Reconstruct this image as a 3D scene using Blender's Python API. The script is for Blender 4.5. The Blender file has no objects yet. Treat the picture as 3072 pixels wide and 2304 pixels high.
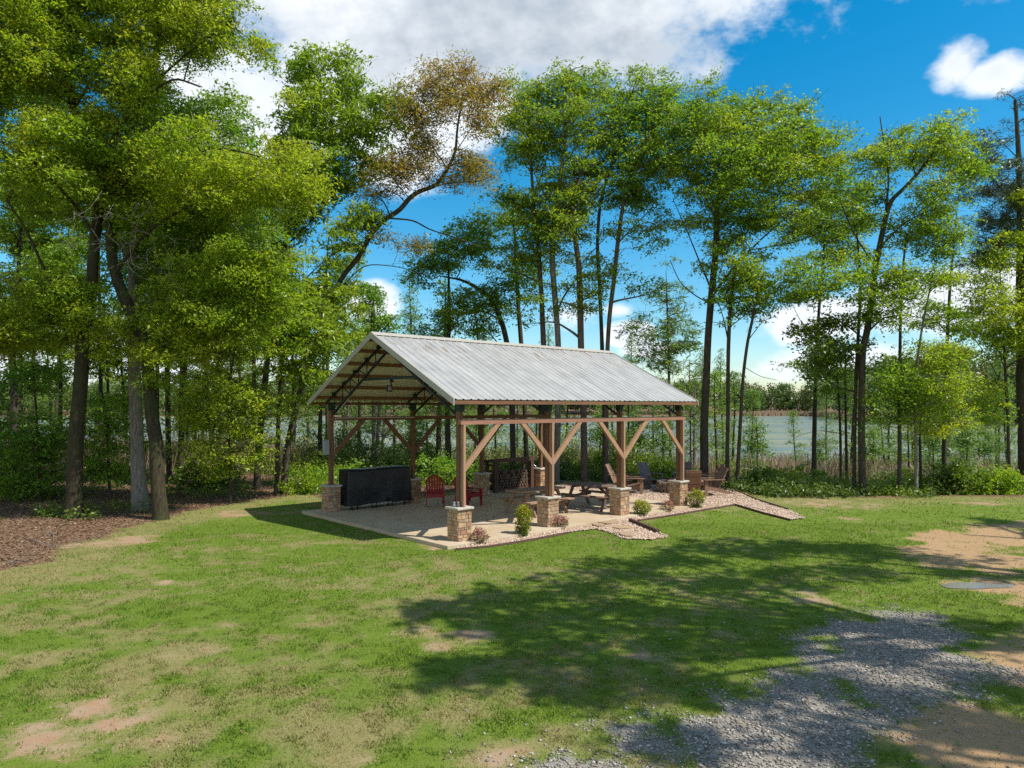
import bpy, math, random
import numpy as np
from math import radians as R, sin, cos, pi
RNG = np.random.default_rng(7)
random.seed(7)
sc = bpy.context.scene
COL = sc.collection
CAMH = 3.2
F = 2130.0

def P(u, v, Y):
    return np.array([(u - 1536) * Y / F, Y, CAMH - (v - 1220) * Y / F])
def G(u, v, z=0.0):
    Y = F * (CAMH - z) / (v - 1220)
    return np.array([(u - 1536) * Y / F, Y])

# ---------------------------------------------------------------- noise helpers
_TAB = np.random.default_rng(3).random((256, 256))
def vnoise(x, y, s=1.0, seed=0):
    x = np.asarray(x) / s + seed * 17.31; y = np.asarray(y) / s + seed * 9.77
    xi = np.floor(x).astype(int); yi = np.floor(y).astype(int)
    fx = x - xi; fy = y - yi
    fx = fx * fx * (3 - 2 * fx); fy = fy * fy * (3 - 2 * fy)
    a = _TAB[xi & 255, yi & 255]; b = _TAB[(xi + 1) & 255, yi & 255]
    c = _TAB[xi & 255, (yi + 1) & 255]; d = _TAB[(xi + 1) & 255, (yi + 1) & 255]
    return (a * (1 - fx) + b * fx) * (1 - fy) + (c * (1 - fx) + d * fx) * fy
def fbm(x, y, s=1.0, seed=0, o=4):
    t = 0; amp = 0.5; tot = 0
    for k in range(o):
        t = t + amp * vnoise(x, y, s / 2 ** k, seed + k * 5); tot += amp; amp *= 0.5
    return t / tot
def sstep(a, b, x):
    t = np.clip((np.asarray(x) - a) / (b - a), 0, 1)
    return t * t * (3 - 2 * t)
def poly_sd(x, y, poly):
    """signed distance to a polygon, positive inside"""
    x = np.asarray(x, float); y = np.asarray(y, float)
    best = np.full(x.shape, 1e9); inside = np.zeros(x.shape, bool)
    n = len(poly)
    for i in range(n):
        x0, y0 = poly[i]; x1, y1 = poly[(i + 1) % n]
        dx, dy = x1 - x0, y1 - y0
        t = np.clip(((x - x0) * dx + (y - y0) * dy) / (dx * dx + dy * dy + 1e-12), 0, 1)
        d = np.hypot(x - x0 - t * dx, y - y0 - t * dy)
        best = np.minimum(best, d)
        c = (y0 > y) != (y1 > y)
        with np.errstate(divide='ignore', invalid='ignore'):
            xx = (x1 - x0) * (y - y0) / (y1 - y0 + 1e-15) + x0
        inside ^= c & (x < xx)
    return np.where(inside, best, -best)

# ---------------------------------------------------------------- mesh helpers
def tag(o, label=None, cat=None, group=None, kind=None):
    if label: o['label'] = label
    if cat: o['category'] = cat
    if group: o['group'] = group
    if kind: o['kind'] = kind
    return o
def empty(name, loc=(0, 0, 0), rz=0.0, label=None, cat=None, group=None):
    o = bpy.data.objects.new(name, None); COL.objects.link(o)
    o.location = loc; o.rotation_euler = (0, 0, rz); o.empty_display_size = 0.3
    return tag(o, label, cat, group)
def link(name, me, parent=None):
    o = bpy.data.objects.new(name, me); COL.objects.link(o)
    if parent is not None: o.parent = parent
    return o
def np_mesh(name, V, quads=None, tris=None, mat=None, smooth=False, attrs=None):
    me = bpy.data.meshes.new(name)
    V = np.asarray(V, np.float32).reshape(-1, 3)
    me.vertices.add(len(V)); me.vertices.foreach_set('co', V.ravel())
    ls = []; st = []; tot = 0
    for A, k in ((quads, 4), (tris, 3)):
        if A is None or len(A) == 0: continue
        A = np.asarray(A, np.int32).reshape(-1, k)
        ls.append(A.ravel()); st.append(tot + np.arange(len(A), dtype=np.int32) * k); tot += A.size
    li = np.concatenate(ls); ps = np.concatenate(st)
    me.loops.add(len(li)); me.loops.foreach_set('vertex_index', li)
    me.polygons.add(len(ps)); me.polygons.foreach_set('loop_start', ps)
    if smooth: me.polygons.foreach_set('use_smooth', np.ones(len(ps), bool))
    for k, A in (attrs or {}).items():
        A = np.asarray(A, np.float32)
        if A.ndim == 1:
            at = me.attributes.new(k, 'FLOAT', 'POINT'); at.data.foreach_set('value', A)
        else:
            at = me.attributes.new(k, 'FLOAT_VECTOR', 'POINT'); at.data.foreach_set('vector', A.ravel())
    me.update(calc_edges=True); me.validate()
    if mat: me.materials.append(mat)
    return me
def norm(a):
    a = np.asarray(a, float)
    return a / (np.linalg.norm(a, axis=-1, keepdims=True) + 1e-12)

class MB:
    """collects shapes into one mesh; 'gc' holds each piece's own grain coordinates"""
    def __init__(s): s.v = []; s.f = []; s.g = []; s.n = 0; s.sm = False
    def add(s, V, Fs, g=None):
        V = np.asarray(V, float); s.v.append(V)
        s.f += [[i + s.n for i in f] for f in Fs]
        s.g.append(np.asarray(g, float) if g is not None else V.copy()); s.n += len(V)
    def box(s, c, h, ax=None, taper=None):
        """c centre, h half sizes, ax rows = the three axes; longest axis is the grain"""
        ax = np.eye(3) if ax is None else np.asarray(ax, float)
        h = np.asarray(h, float)
        S = np.array([[x, y, z] for z in (-1, 1) for y in (-1, 1) for x in (-1, 1)], float)
        L = S * h
        if taper: L[4:, :2] *= taper
        k = int(np.argmax(h)); o = RNG.random(3) * 40
        g = np.stack([L[:, k], L[:, (k + 1) % 3], L[:, (k + 2) % 3]], 1) + o
        s.add(np.asarray(c, float) + L @ ax, [(0, 2, 3, 1), (4, 5, 7, 6), (0, 1, 5, 4), (2, 6, 7, 3), (0, 4, 6, 2), (1, 3, 7, 5)], g)
    def bar(s, a, b, w, h, up=(0, 0, 1)):
        a = np.asarray(a, float); b = np.asarray(b, float); d = b - a; L = np.linalg.norm(d); d = d / L
        sd = np.cross(d, up)
        if np.linalg.norm(sd) < 1e-4: sd = np.cross(d, (1, 0, 0))
        sd = norm(sd); u = np.cross(sd, d)
        s.box((a + b) / 2, (L / 2, w / 2, h / 2), np.stack([d, sd, u]))
    def tube(s, pts, r, k=8, cap=True):
        pts = np.asarray(pts, float); n = len(pts); r = np.broadcast_to(r, (n,))
        o = RNG.random(3) * 40
        V = []; g = []
        t = np.gradient(pts, axis=0); t = norm(t)
        ref = np.array([0.0, 0, 1]) if abs(norm(pts[-1] - pts[0])[2]) < 0.9 else np.array([1.0, 0, 0])
        acc = 0
        for i in range(n):
            if i: acc += np.linalg.norm(pts[i] - pts[i - 1])
            a = norm(np.cross(t[i], ref)); b = np.cross(a, t[i])
            for j in range(k):
                an = 2 * pi * j / k
                V.append(pts[i] + r[i] * (cos(an) * a + sin(an) * b)); g.append((acc, cos(an) * r[i], sin(an) * r[i]))
        Fs = [(i * k + j, i * k + (j + 1) % k, (i + 1) * k + (j + 1) % k, (i + 1) * k + j) for i in range(n - 1) for j in range(k)]
        if cap: Fs += [list(range(k))[::-1], [(n - 1) * k + j for j in range(k)]]
        s.add(V, Fs, np.array(g) + o)
    def lathe(s, c, prof, k=16):
        V = [(c[0] + r * cos(2 * pi * j / k), c[1] + r * sin(2 * pi * j / k), c[2] + z) for r, z in prof for j in range(k)]
        n = len(prof)
        Fs = [(i * k + j, i * k + (j + 1) % k, (i + 1) * k + (j + 1) % k, (i + 1) * k + j) for i in range(n - 1) for j in range(k)]
        Fs += [list(range(k))[::-1], [(n - 1) * k + j for j in range(k)]]
        s.add(V, Fs)
    def prism(s, poly, a, b, ax):
        """polygon (2D pairs) in axes ax[0], ax[1], extruded from a to b along ax[2]; all relative to ax[3]"""
        e0, e1, e2, o = [np.asarray(q, float) for q in ax]; n = len(poly)
        V = [o + p[0] * e0 + p[1] * e1 + t * e2 for t in (a, b) for p in poly]
        off = RNG.random(3) * 40
        g = [np.array((p[1], p[0], t)) + off for t in (a, b) for p in poly]
        Fs = [list(range(n))[::-1], list(range(n, 2 * n))] + [(i, (i + 1) % n, n + (i + 1) % n, n + i) for i in range(n)]
        s.add(V, Fs, g)
    def mesh(s, name, mat, smooth=False, bevel=0):
        me = bpy.data.meshes.new(name)
        V = np.concatenate(s.v)
        me.from_pydata(V.tolist(), [], s.f)
        at = me.attributes.new('gc', 'FLOAT_VECTOR', 'POINT'); at.data.foreach_set('vector', np.concatenate(s.g).astype(np.float32).ravel())
        import bmesh
        bm = bmesh.new(); bm.from_mesh(me); bmesh.ops.recalc_face_normals(bm, faces=bm.faces); bm.to_mesh(me); bm.free()
        if smooth: me.polygons.foreach_set('use_smooth', np.ones(len(me.polygons), bool))
        me.materials.append(mat)
        return me
    def build(s, name, mat, parent=None, smooth=False, bevel=0):
        o = link(name, s.mesh(name, mat, smooth), parent)
        if bevel:
            m = o.modifiers.new('edge', 'BEVEL'); m.width = bevel; m.segments = 2; m.limit_method = 'ANGLE'
        return o
def children(o): return [c for c in bpy.data.objects if c.parent == o]
def copy_tree(o, parent=None):
    c = o.copy(); COL.objects.link(c); c.parent = parent
    for ch in children(o): copy_tree(ch, c)
    return c

# ---------------------------------------------------------------- materials
class NT:
    def __init__(s, name):
        s.m = bpy.data.materials.new(name); s.m.use_nodes = True
        s.t = s.m.node_tree; s.t.nodes.clear()
        s.out = s.t.nodes.new('ShaderNodeOutputMaterial')
    def n(s, typ, **kw):
        nd = s.t.nodes.new(typ)
        for k, v in kw.items():
            if k == 'inp':
                for q, w in v.items():
                    if hasattr(w, 'is_output') or isinstance(w, bpy.types.NodeSocket): s.t.links.new(w, nd.inputs[q])
                    else: nd.inputs[q].default_value = w
            else: setattr(nd, k, v)
        return nd
    def noise(s, vec, scale, detail=4, rough=0.6, dim='3D'):
        nd = s.n('ShaderNodeTexNoise', noise_dimensions=dim, inp={'Scale': scale, 'Detail': detail, 'Roughness': rough})
        if vec is not None: s.t.links.new(vec, nd.inputs['Vector'])
        return nd.outputs['Fac']
    def ramp(s, fac, stops, interp='LINEAR'):
        nd = s.n('ShaderNodeValToRGB'); cr = nd.color_ramp; cr.interpolation = interp
        while len(cr.elements) < len(stops): cr.elements.new(0.5)
        for e, (p, c) in zip(cr.elements, stops):
            e.position = p; e.color = (c[0], c[1], c[2], 1) if not np.isscalar(c) else (c, c, c, 1)
        s.t.links.new(fac, nd.inputs['Fac']); return nd.outputs['Color']
    def mix(s, fac, a, b, mode='MIX'):
        nd = s.n('ShaderNodeMix', data_type='RGBA', blend_type=mode)
        for sk, val in ((nd.inputs['Factor'], fac), (nd.inputs[6], a), (nd.inputs[7], b)):
            if isinstance(val, bpy.types.NodeSocket): s.t.links.new(val, sk)
            elif np.isscalar(val): sk.default_value = val
            else: sk.default_value = (val[0], val[1], val[2], 1)
        return nd.outputs[2]
    def math(s, op, a, b=0.0, c=None, clamp=False):
        nd = s.n('ShaderNodeMath', operation=op, use_clamp=clamp)
        for i, val in enumerate((a, b, c)):
            if val is None: continue
            if isinstance(val, bpy.types.NodeSocket): s.t.links.new(val, nd.inputs[i])
            else: nd.inputs[i].default_value = val
        return nd.outputs[0]
    def attr(s, name, out='Fac'): return s.n('ShaderNodeAttribute', attribute_name=name).outputs[out]
    def scale(s, vec, k):
        nd = s.n('ShaderNodeVectorMath', operation='MULTIPLY'); s.t.links.new(vec, nd.inputs[0]); nd.inputs[1].default_value = k
        return nd.outputs[0]
    def obj(s): return s.n('ShaderNodeTexCoord').outputs['Object']
    def pos(s): return s.n('ShaderNodeNewGeometry').outputs['Position']
    def island(s): return s.n('ShaderNodeNewGeometry').outputs['Random Per Island']
    def bump(s, h, strength=0.3, dist=0.02):
        nd = s.n('ShaderNodeBump', inp={'Strength': strength, 'Distance': dist, 'Height': h}); return nd.outputs['Normal']
    def pbr(s, col, rough=0.7, normal=None, metal=0.0, spec=0.3, **kw):
        nd = s.n('ShaderNodeBsdfPrincipled')
        for k, v in (('Base Color', col), ('Roughness', rough), ('Metallic', metal), ('Specular IOR Level', spec), ('Normal', normal)):
            if v is None: continue
            if isinstance(v, bpy.types.NodeSocket): s.t.links.new(v, nd.inputs[k])
            elif k == 'Base Color': nd.inputs[k].default_value = (v[0], v[1], v[2], 1)
            else: nd.inputs[k].default_value = v
        for k, v in kw.items(): nd.inputs[k].default_value = v
        s.t.links.new(nd.outputs[0], s.out.inputs['Surface']); return nd
    def surf(s, sh): s.t.links.new(sh, s.out.inputs['Surface'])

def wood_mat(name, dark, light, rough=0.75, k=1.0):
    m = NT(name); g = m.attr('gc', 'Vector')
    a = m.noise(m.scale(g, (1.2, 22, 22)), 1.5 * k, 5, 0.65)
    b = m.noise(m.scale(g, (5, 60, 60)), 1.5 * k, 3, 0.6)
    c = m.noise(m.scale(g, (0.9, 1.5, 1.5)), 1.2, 3)
    f = m.math('ADD', m.math('MULTIPLY', a, 0.6), m.math('MULTIPLY', b, 0.4))
    col = m.ramp(f, [(0.3, dark), (0.72, light)])
    col = m.mix(m.math('MULTIPLY', c, 0.5), col, [x * 0.55 for x in dark])
    m.pbr(col, rough, m.bump(f, 0.25, 0.01)); return m.m
def plain(name, col, rough=0.5, metal=0.0, var=0.2, sc_=6.0, spec=0.4):
    m = NT(name); n = m.noise(m.obj(), sc_, 4)
    c = m.mix(n, [x * (1 - var) for x in col], [min(1, x * (1 + var)) for x in col])
    m.pbr(c, rough, None, metal, spec); return m.m
def leaf_mat(name, a, b, c, transl=0.52, rough=0.42, gloss=0.5):
    """a..b leaf to leaf, c new growth; leaf colour varies by sprig ('tint') and by leaf ('rnd')"""
    m = NT(name)
    col = m.mix(m.attr('rnd'), a, b)
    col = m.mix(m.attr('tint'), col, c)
    p = m.n('ShaderNodeBsdfPrincipled', inp={'Base Color': col, 'Roughness': rough, 'Specular IOR Level': gloss})
    t = m.n('ShaderNodeBsdfTranslucent', inp={'Color': m.mix(1.0, col, (1.25, 1.25, 0.6), 'MULTIPLY')})
    x = m.n('ShaderNodeMixShader', inp={0: transl, 1: p.outputs[0], 2: t.outputs[0]})
    m.surf(x.outputs[0]); return m.m
def bark_mat(name, dark, light, moss=None, mossamt=0.4):
    m = NT(name); o = m.obj()
    a = m.noise(m.scale(o, (9, 9, 1.6)), 2.2, 6, 0.7)
    b = m.noise(o, 1.1, 4)
    col = m.ramp(a, [(0.32, dark), (0.68, light)])
    if moss: col = m.mix(m.ramp(b, [(0.45, 0.0), (0.62, mossamt)]), col, moss)
    m.pbr(col, 0.9, m.bump(a, 0.6, 0.03), spec=0.15); return m.m

M = {}
M['post'] = wood_mat('reddish_timber', (0.095, 0.042, 0.022), (0.29, 0.145, 0.078))
M['brace'] = wood_mat('pale_timber', (0.24, 0.125, 0.070), (0.52, 0.325, 0.205))
M['beam'] = wood_mat('pinkish_beam_timber', (0.20, 0.085, 0.055), (0.43, 0.23, 0.155))
M['purlin'] = wood_mat('purlin_timber', (0.20, 0.09, 0.04), (0.36, 0.18, 0.08))
M['picnic'] = wood_mat('weathered_table_wood', (0.22, 0.13, 0.075), (0.42, 0.29, 0.19))
M['picnic_dark'] = wood_mat('dark_table_wood', (0.11, 0.065, 0.045), (0.25, 0.16, 0.12))
M['adir'] = wood_mat('brown_chair_wood', (0.17, 0.095, 0.058), (0.32, 0.19, 0.125))
M['adir_grey'] = wood_mat('grey_chair_wood', (0.13, 0.10, 0.10), (0.28, 0.22, 0.21))
M['rack'] = wood_mat('dark_rack_wood', (0.045, 0.022, 0.016), (0.13, 0.065, 0.045))
M['log'] = wood_mat('firewood_bark', (0.04, 0.028, 0.02), (0.16, 0.11, 0.08))
M['edging'] = wood_mat('edging_timber', (0.06, 0.03, 0.025), (0.16, 0.085, 0.065))
M['steel'] = plain('dark_green_steel', (0.007, 0.016, 0.014), 0.5, 0.0, 0.3)
M['red'] = plain('red_plastic', (0.22, 0.010, 0.014), 0.38, 0, 0.15)
M['rubber'] = plain('black_rubber', (0.02, 0.02, 0.02), 0.6)
M['metal'] = plain('grey_metal', (0.35, 0.36, 0.37), 0.4, 0.6)
M['boxgrey'] = plain('grey_enamel', (0.25, 0.28, 0.29), 0.5)
M['lens'] = plain('dusty_lens', (0.20, 0.19, 0.16), 0.3)
M['white'] = plain('white_pvc', (0.55, 0.55, 0.52), 0.5)
M['black'] = plain('black_enamel', (0.015, 0.015, 0.016), 0.4)
def _cover():
    m = NT('black_vinyl_cover'); o = m.obj(); n = m.noise(m.scale(o, (2, 2, 0.8)), 1.5, 4); w = m.noise(o, 3.5, 5)
    m.pbr(m.mix(n, (0.006, 0.006, 0.008), (0.018, 0.018, 0.021)), 0.42, m.bump(w, 0.35, 0.06)); return m.m
M['cover'] = _cover()
def _glass():
    m = NT('jar_glass'); m.pbr((0.85, 0.9, 0.9), 0.05, None, 0, 0.5, **{'Transmission Weight': 0.9, 'IOR': 1.45}); return m.m
M['glass'] = _glass()
def _stone(name, cols, mortar=None):
    m = NT(name); i = m.island(); o = m.obj()
    n = m.noise(o, 14, 5, 0.65); n2 = m.noise(o, 60, 3)
    c = m.ramp(i, cols, 'CONSTANT')
    c = m.mix(m.math('MULTIPLY', n, 0.55), c, (0.16, 0.09, 0.05))
    c = m.mix(m.math('MULTIPLY', n2, 0.35), c, (0.5, 0.42, 0.32))
    m.pbr(c, 0.85, m.bump(m.math('ADD', n, m.math('MULTIPLY', n2, 0.3)), 0.5, 0.02), spec=0.2); return m.m
M['stone'] = _stone('stacked_stone', [(0.0, (0.360, 0.204, 0.102)), (0.14, (0.504, 0.306, 0.153)), (0.3, (0.288, 0.133, 0.064)), (0.42, (0.432, 0.275, 0.162)),
                                     (0.55, (0.240, 0.153, 0.093)), (0.66, (0.480, 0.255, 0.111)), (0.78, (0.336, 0.245, 0.170)), (0.9, (0.552, 0.388, 0.238))])
M['pitstone'] = _stone('fire_pit_stone', [(0.0, (0.16, 0.10, 0.08)), (0.3, (0.24, 0.16, 0.13)), (0.6, (0.20, 0.12, 0.09)), (0.8, (0.32, 0.25, 0.2))])
M['flag'] = _stone('sandstone_flag', [(0.0, (0.36, 0.24, 0.12)), (0.4, (0.42, 0.30, 0.17)), (0.7, (0.32, 0.22, 0.13))])
M['cap'] = plain('pale_cap_stone', (0.40, 0.36, 0.30), 0.85, 0, 0.35, 9)
M['pebble'] = None
def _peb(name, cols, rough=0.85):
    m = NT(name); m.pbr(m.ramp(m.island(), cols), rough, spec=0.2); return m.m
M['pebble'] = _peb('tan_pebbles', [(0, (0.30, 0.20, 0.14)), (0.3, (0.46, 0.34, 0.25)), (0.6, (0.56, 0.45, 0.36)), (0.85, (0.38, 0.25, 0.18)), (1, (0.62, 0.54, 0.46))])
M['crush'] = _peb('grey_crushed_stone', [(0, (0.10, 0.09, 0.075)), (0.35, (0.23, 0.205, 0.175)), (0.7, (0.37, 0.34, 0.295)), (0.9, (0.20, 0.15, 0.11)), (1, (0.5, 0.49, 0.46))])
M['litter'] = _peb('dead_leaves', [(0, (0.07, 0.042, 0.026)), (0.3, (0.13, 0.082, 0.05)), (0.6, (0.21, 0.135, 0.085)), (0.85, (0.14, 0.085, 0.052)), (1, (0.34, 0.24, 0.16))])
M['crumb'] = _peb('soil_crumbs', [(0, (0.22, 0.14, 0.08)), (0.5, (0.33, 0.22, 0.13)), (1, (0.42, 0.31, 0.20))])
def _roof():
    m = NT('galvanised_roof_sheet'); o = m.obj()
    s1 = m.noise(m.scale(o, (4.5, 0.5, 0.5)), 1.0, 5, 0.6)
    s2 = m.noise(m.scale(o, (1.6, 1.2, 1.2)), 1.2, 5, 0.65)
    c = m.ramp(m.math('ADD', m.math('MULTIPLY', s1, 0.5), m.math('MULTIPLY', s2, 0.5)), [(0.32, (0.27, 0.267, 0.26)), (0.66, (0.46, 0.452, 0.435))])
    st = m.noise(m.scale(o, (6.5, 1.1, 1.1)), 1.3, 4, 0.7)
    up = m.n('ShaderNodeSeparateXYZ', inp={0: o})
    hi = m.math('SMOOTH_MIN', m.math('MULTIPLY', m.math('SUBTRACT', up.outputs[2], 4.35), 2.2, clamp=True), 1.0, 0.1)
    c = m.mix(m.math('MULTIPLY', m.ramp(st, [(0.56, 0.0), (0.66, 1.0)]), hi), c, (0.24, 0.16, 0.10))
    m.pbr(c, 0.45, None, 0.25, 0.4); return m.m
M['roof'] = _roof()
M['liner'] = plain('white_sheet_underside', (0.62, 0.60, 0.55), 0.6, 0, 0.06)
M['trim'] = plain('grey_roof_trim', (0.36, 0.335, 0.29), 0.5, 0.1, 0.15)
def _conc():
    m = NT('stained_concrete'); o = m.obj()
    a = m.noise(o, 0.55, 5, 0.6); b = m.noise(o, 4, 5, 0.7); c = m.noise(o, 45, 3)
    col = m.ramp(a, [(0.35, (0.35, 0.245, 0.13)), (0.62, (0.44, 0.355, 0.245))])
    col = m.mix(m.ramp(b, [(0.5, 0.0), (0.68, 0.45)]), col, (0.24, 0.17, 0.11))
    col = m.mix(m.math('MULTIPLY', c, 0.3), col, (0.5, 0.45, 0.38))
    m.pbr(col, 0.8, m.bump(c, 0.2, 0.005), spec=0.25); return m.m
M['conc'] = _conc()
M['bark'] = bark_mat('grey_bark', (0.022, 0.018, 0.013), (0.105, 0.085, 0.066), (0.04, 0.05, 0.018), 0.35)
M['bark_moss'] = bark_mat('mossy_bark', (0.016, 0.012, 0.008), (0.070, 0.058, 0.034), (0.045, 0.058, 0.016), 0.6)
M['bark_pale'] = bark_mat('pale_bark', (0.07, 0.06, 0.05), (0.30, 0.27, 0.23), (0.08, 0.085, 0.04), 0.3)
M['bark_brown'] = bark_mat('brown_bark', (0.045, 0.030, 0.022), (0.19, 0.14, 0.11))
M['twig'] = bark_mat('grey_dead_twigs', (0.10, 0.09, 0.075), (0.25, 0.225, 0.19))
M['leaf_olive'] = leaf_mat('olive_leaves', (0.165, 0.303, 0.018), (0.303, 0.418, 0.022), (0.500, 0.484, 0.039), 0.60)
M['leaf_mixed'] = leaf_mat('undergrowth_leaves', (0.040, 0.085, 0.012), (0.095, 0.140, 0.020), (0.20, 0.28, 0.02), 0.35)
M['leaf_green'] = leaf_mat('green_leaves', (0.089, 0.230, 0.023), (0.190, 0.359, 0.028), (0.338, 0.439, 0.030))
M['leaf_bright'] = leaf_mat('bright_leaves', (0.149, 0.270, 0.020), (0.237, 0.358, 0.024), (0.374, 0.440, 0.033))
M['leaf_mid'] = leaf_mat('mid_green_leaves', (0.094, 0.215, 0.015), (0.204, 0.352, 0.020), (0.396, 0.451, 0.028), 0.56)
M['leaf_orange'] = leaf_mat('rusty_leaves', (0.30, 0.185, 0.040), (0.38, 0.255, 0.050), (0.27, 0.28, 0.045))
M['leaf_pine'] = leaf_mat('pine_needles', (0.036, 0.069, 0.022), (0.075, 0.115, 0.033), (0.115, 0.124, 0.033), 0.15)
M['leaf_cyp'] = leaf_mat('feathery_leaves', (0.088, 0.191, 0.047), (0.176, 0.287, 0.064), (0.255, 0.319, 0.064))
M['leaf_dark'] = leaf_mat('dark_leaves', (0.060, 0.130, 0.016), (0.120, 0.195, 0.020), (0.22, 0.28, 0.02), 0.42)
M['leaf_lime'] = leaf_mat('lime_leaves', (0.189, 0.319, 0.017), (0.348, 0.464, 0.029), (0.522, 0.522, 0.029))
M['leaf_shrub'] = leaf_mat('shrub_leaves', (0.055, 0.132, 0.017), (0.143, 0.220, 0.022), (0.374, 0.363, 0.033))
M['leaf_pink'] = leaf_mat('reddish_shrub_leaves', (0.110, 0.143, 0.033), (0.187, 0.176, 0.044), (0.396, 0.154, 0.176))
M['leaf_far'] = leaf_mat('far_leaves', (0.055, 0.110, 0.024), (0.105, 0.171, 0.033), (0.165, 0.176, 0.055), 0.25)
M['reed'] = leaf_mat('dry_reeds', (0.220, 0.160, 0.094), (0.363, 0.275, 0.176), (0.308, 0.209, 0.165), 0.3)
M['blade'] = leaf_mat('grass_blades', (0.070, 0.150, 0.014), (0.145, 0.215, 0.022), (0.30, 0.245, 0.110), 0.3, 0.6, 0.15)
# ================================================================ terrain
GZ = -0.09
_Y0 = ([-80, -14, -7, -2, 3, 6.5, 7.6, 8.6, 9.6, 12, 20, 60], [38, 36, 31, 31.5, 32, 29.5, 27.6, 25.6, 25.2, 25.6, 25.8, 26.5])
LAKE_Z = -2.25
def gz(x, y):
    x = np.asarray(x, float); y = np.asarray(y, float)
    y0 = np.interp(x, *_Y0)
    k = sstep(-8, -14, x)
    z = GZ - (0.8 - 0.5 * k) * sstep(0, 6, y - y0) - (1.9 + 0.5 * k) * sstep(3, 27, y - y0)
    z = z + (fbm(x, y, 5.0, 2) - 0.5) * 0.10 * sstep(0, 5, np.hypot((x - 0.5) / 1.3, y - 22.5) - 4.8)
    z = z + 0.16 * np.exp(-((x - 8.35) ** 2 + ((y - 26.3) * 0.8) ** 2) / 1.6)
    yf = np.interp(x / np.maximum(y, 1), [-1, -0.2, 0.2, 0.42, 0.47, 0.56, 0.75, 2], [380, 400, 430, 455, 300, 215, 190, 180])
    z = np.where(y > 90, -3.2 + 1.5 * sstep(-6, 6, y - yf) + 3.0 * sstep(5, 120, y - yf), z)
    return z
def gpt(x, y, dz=0.0): return (float(x), float(y), float(gz(x, y)) + dz)
def W(pts, z=GZ): return [tuple(G(u, v, z)) for u, v in pts]

A1 = np.array([-1.265, 17.09]); D1 = np.array([cos(R(42.16)), sin(R(42.16))]); D2 = np.array([-D1[1], D1[0]])
BAY = 3.01; WID = 6.41
def L2(a, b): return A1 + a * D1 + b * D2       # pavilion axes -> ground
SLAB = [L2(-0.69, -0.44), L2(9.40, -0.44), L2(9.40, 6.98), L2(-0.69, 6.98)]

BED = W([(1372, 1650), (1466, 1641), (1580, 1623), (1706, 1599), (1790, 1589), (1839, 1603), (1868, 1619), (1955, 1622), (2004, 1613), (1972, 1600), (1896, 1568),
         (1930, 1561), (2023, 1546), (2118, 1529), (2204, 1515), (2290, 1540), (2372, 1561), (2412, 1557), (2365, 1531), (2270, 1506), (2214, 1490), (2190, 1478), (2163, 1469),
         (2105, 1462), (2010, 1455), (1880, 1452), (1760, 1450), (1700, 1452)]) + [tuple(L2(9.3, 6.5)), tuple(L2(9.3, -0.3)), tuple(L2(-0.1, -0.42))]
LITTER = W([(-500, 1760), (0, 1712), (130, 1690), (230, 1636), (330, 1598), (480, 1560), (600, 1530), (720, 1508), (860, 1488), (930, 1474)]) + [(-5.2, 23.8), (-2, 27.5), (2, 31), (3, 45), (-70, 60), (-70, 10)]
GRAVEL = W([(1440, 2330), (1640, 2240), (1820, 2130), (2030, 2060), (2240, 2040), (2300, 1960), (2400, 1880), (2560, 1815), (2740, 1800), (2870, 1850), (2960, 1960), (2940, 2050), (2740, 2110), (2640, 2190), (2620, 2330), (2600, 2600), (1400, 2600)])
SAND = W([(2740, 1600), (2900, 1570), (3072, 1550), (3400, 1540), (3600, 2000), (3500, 2600), (2600, 2600), (2620, 2330), (2640, 2220), (2760, 2120), (2960, 2040), (2980, 1930), (3000, 1850), (2950, 1790), (2800, 1770), (2740, 1710)])
DIRT = [  # u, v, ru, rv, strength
    (120, 2230, 330, 90, 1.0), (330, 2170, 120, 30, .7), (370, 1624, 110, 20, .9), (300, 1670, 60, 8, .6), (420, 1700, 90, 12, .6), (500, 1745, 22, 6, .9), (570, 1778, 30, 7, .8), (940, 1853, 30, 9, 1), (860, 1642, 100, 16, .45),
    (100, 1965, 170, 26, .75), (520, 1975, 60, 12, .6), (1390, 1912, 65, 26, 1), (1250, 1885, 120, 34, .7), (1310, 1950, 70, 20, .7), (1960, 1965, 90, 18, .85), (2430, 1790, 70, 24, .95), (2460, 1512, 80, 12, .8), (2620, 1520, 60, 8, .6),
    (2560, 1560, 40, 8, .7), (2950, 1512, 110, 12, .9), (2240, 1645, 50, 9, .5), (1315, 1628, 42, 13, 1.2), (1480, 2280, 120, 26, .9), (720, 1540, 70, 10, .8), (900, 1530, 120, 9, .6), (680, 1880, 60, 10, .45), (1120, 1880, 120, 22, .5),
    (240, 1880, 80, 14, .45), (1150, 1740, 90, 14, .4), (2180, 1530, 90, 8, .55), (2100, 1545, 40, 6, .5), (2770, 2010, 60, 14, .3), (2500, 1700, 60, 10, .3), (1100, 2290, 60, 18, .6), (640, 1950, 90, 12, .45)]
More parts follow.
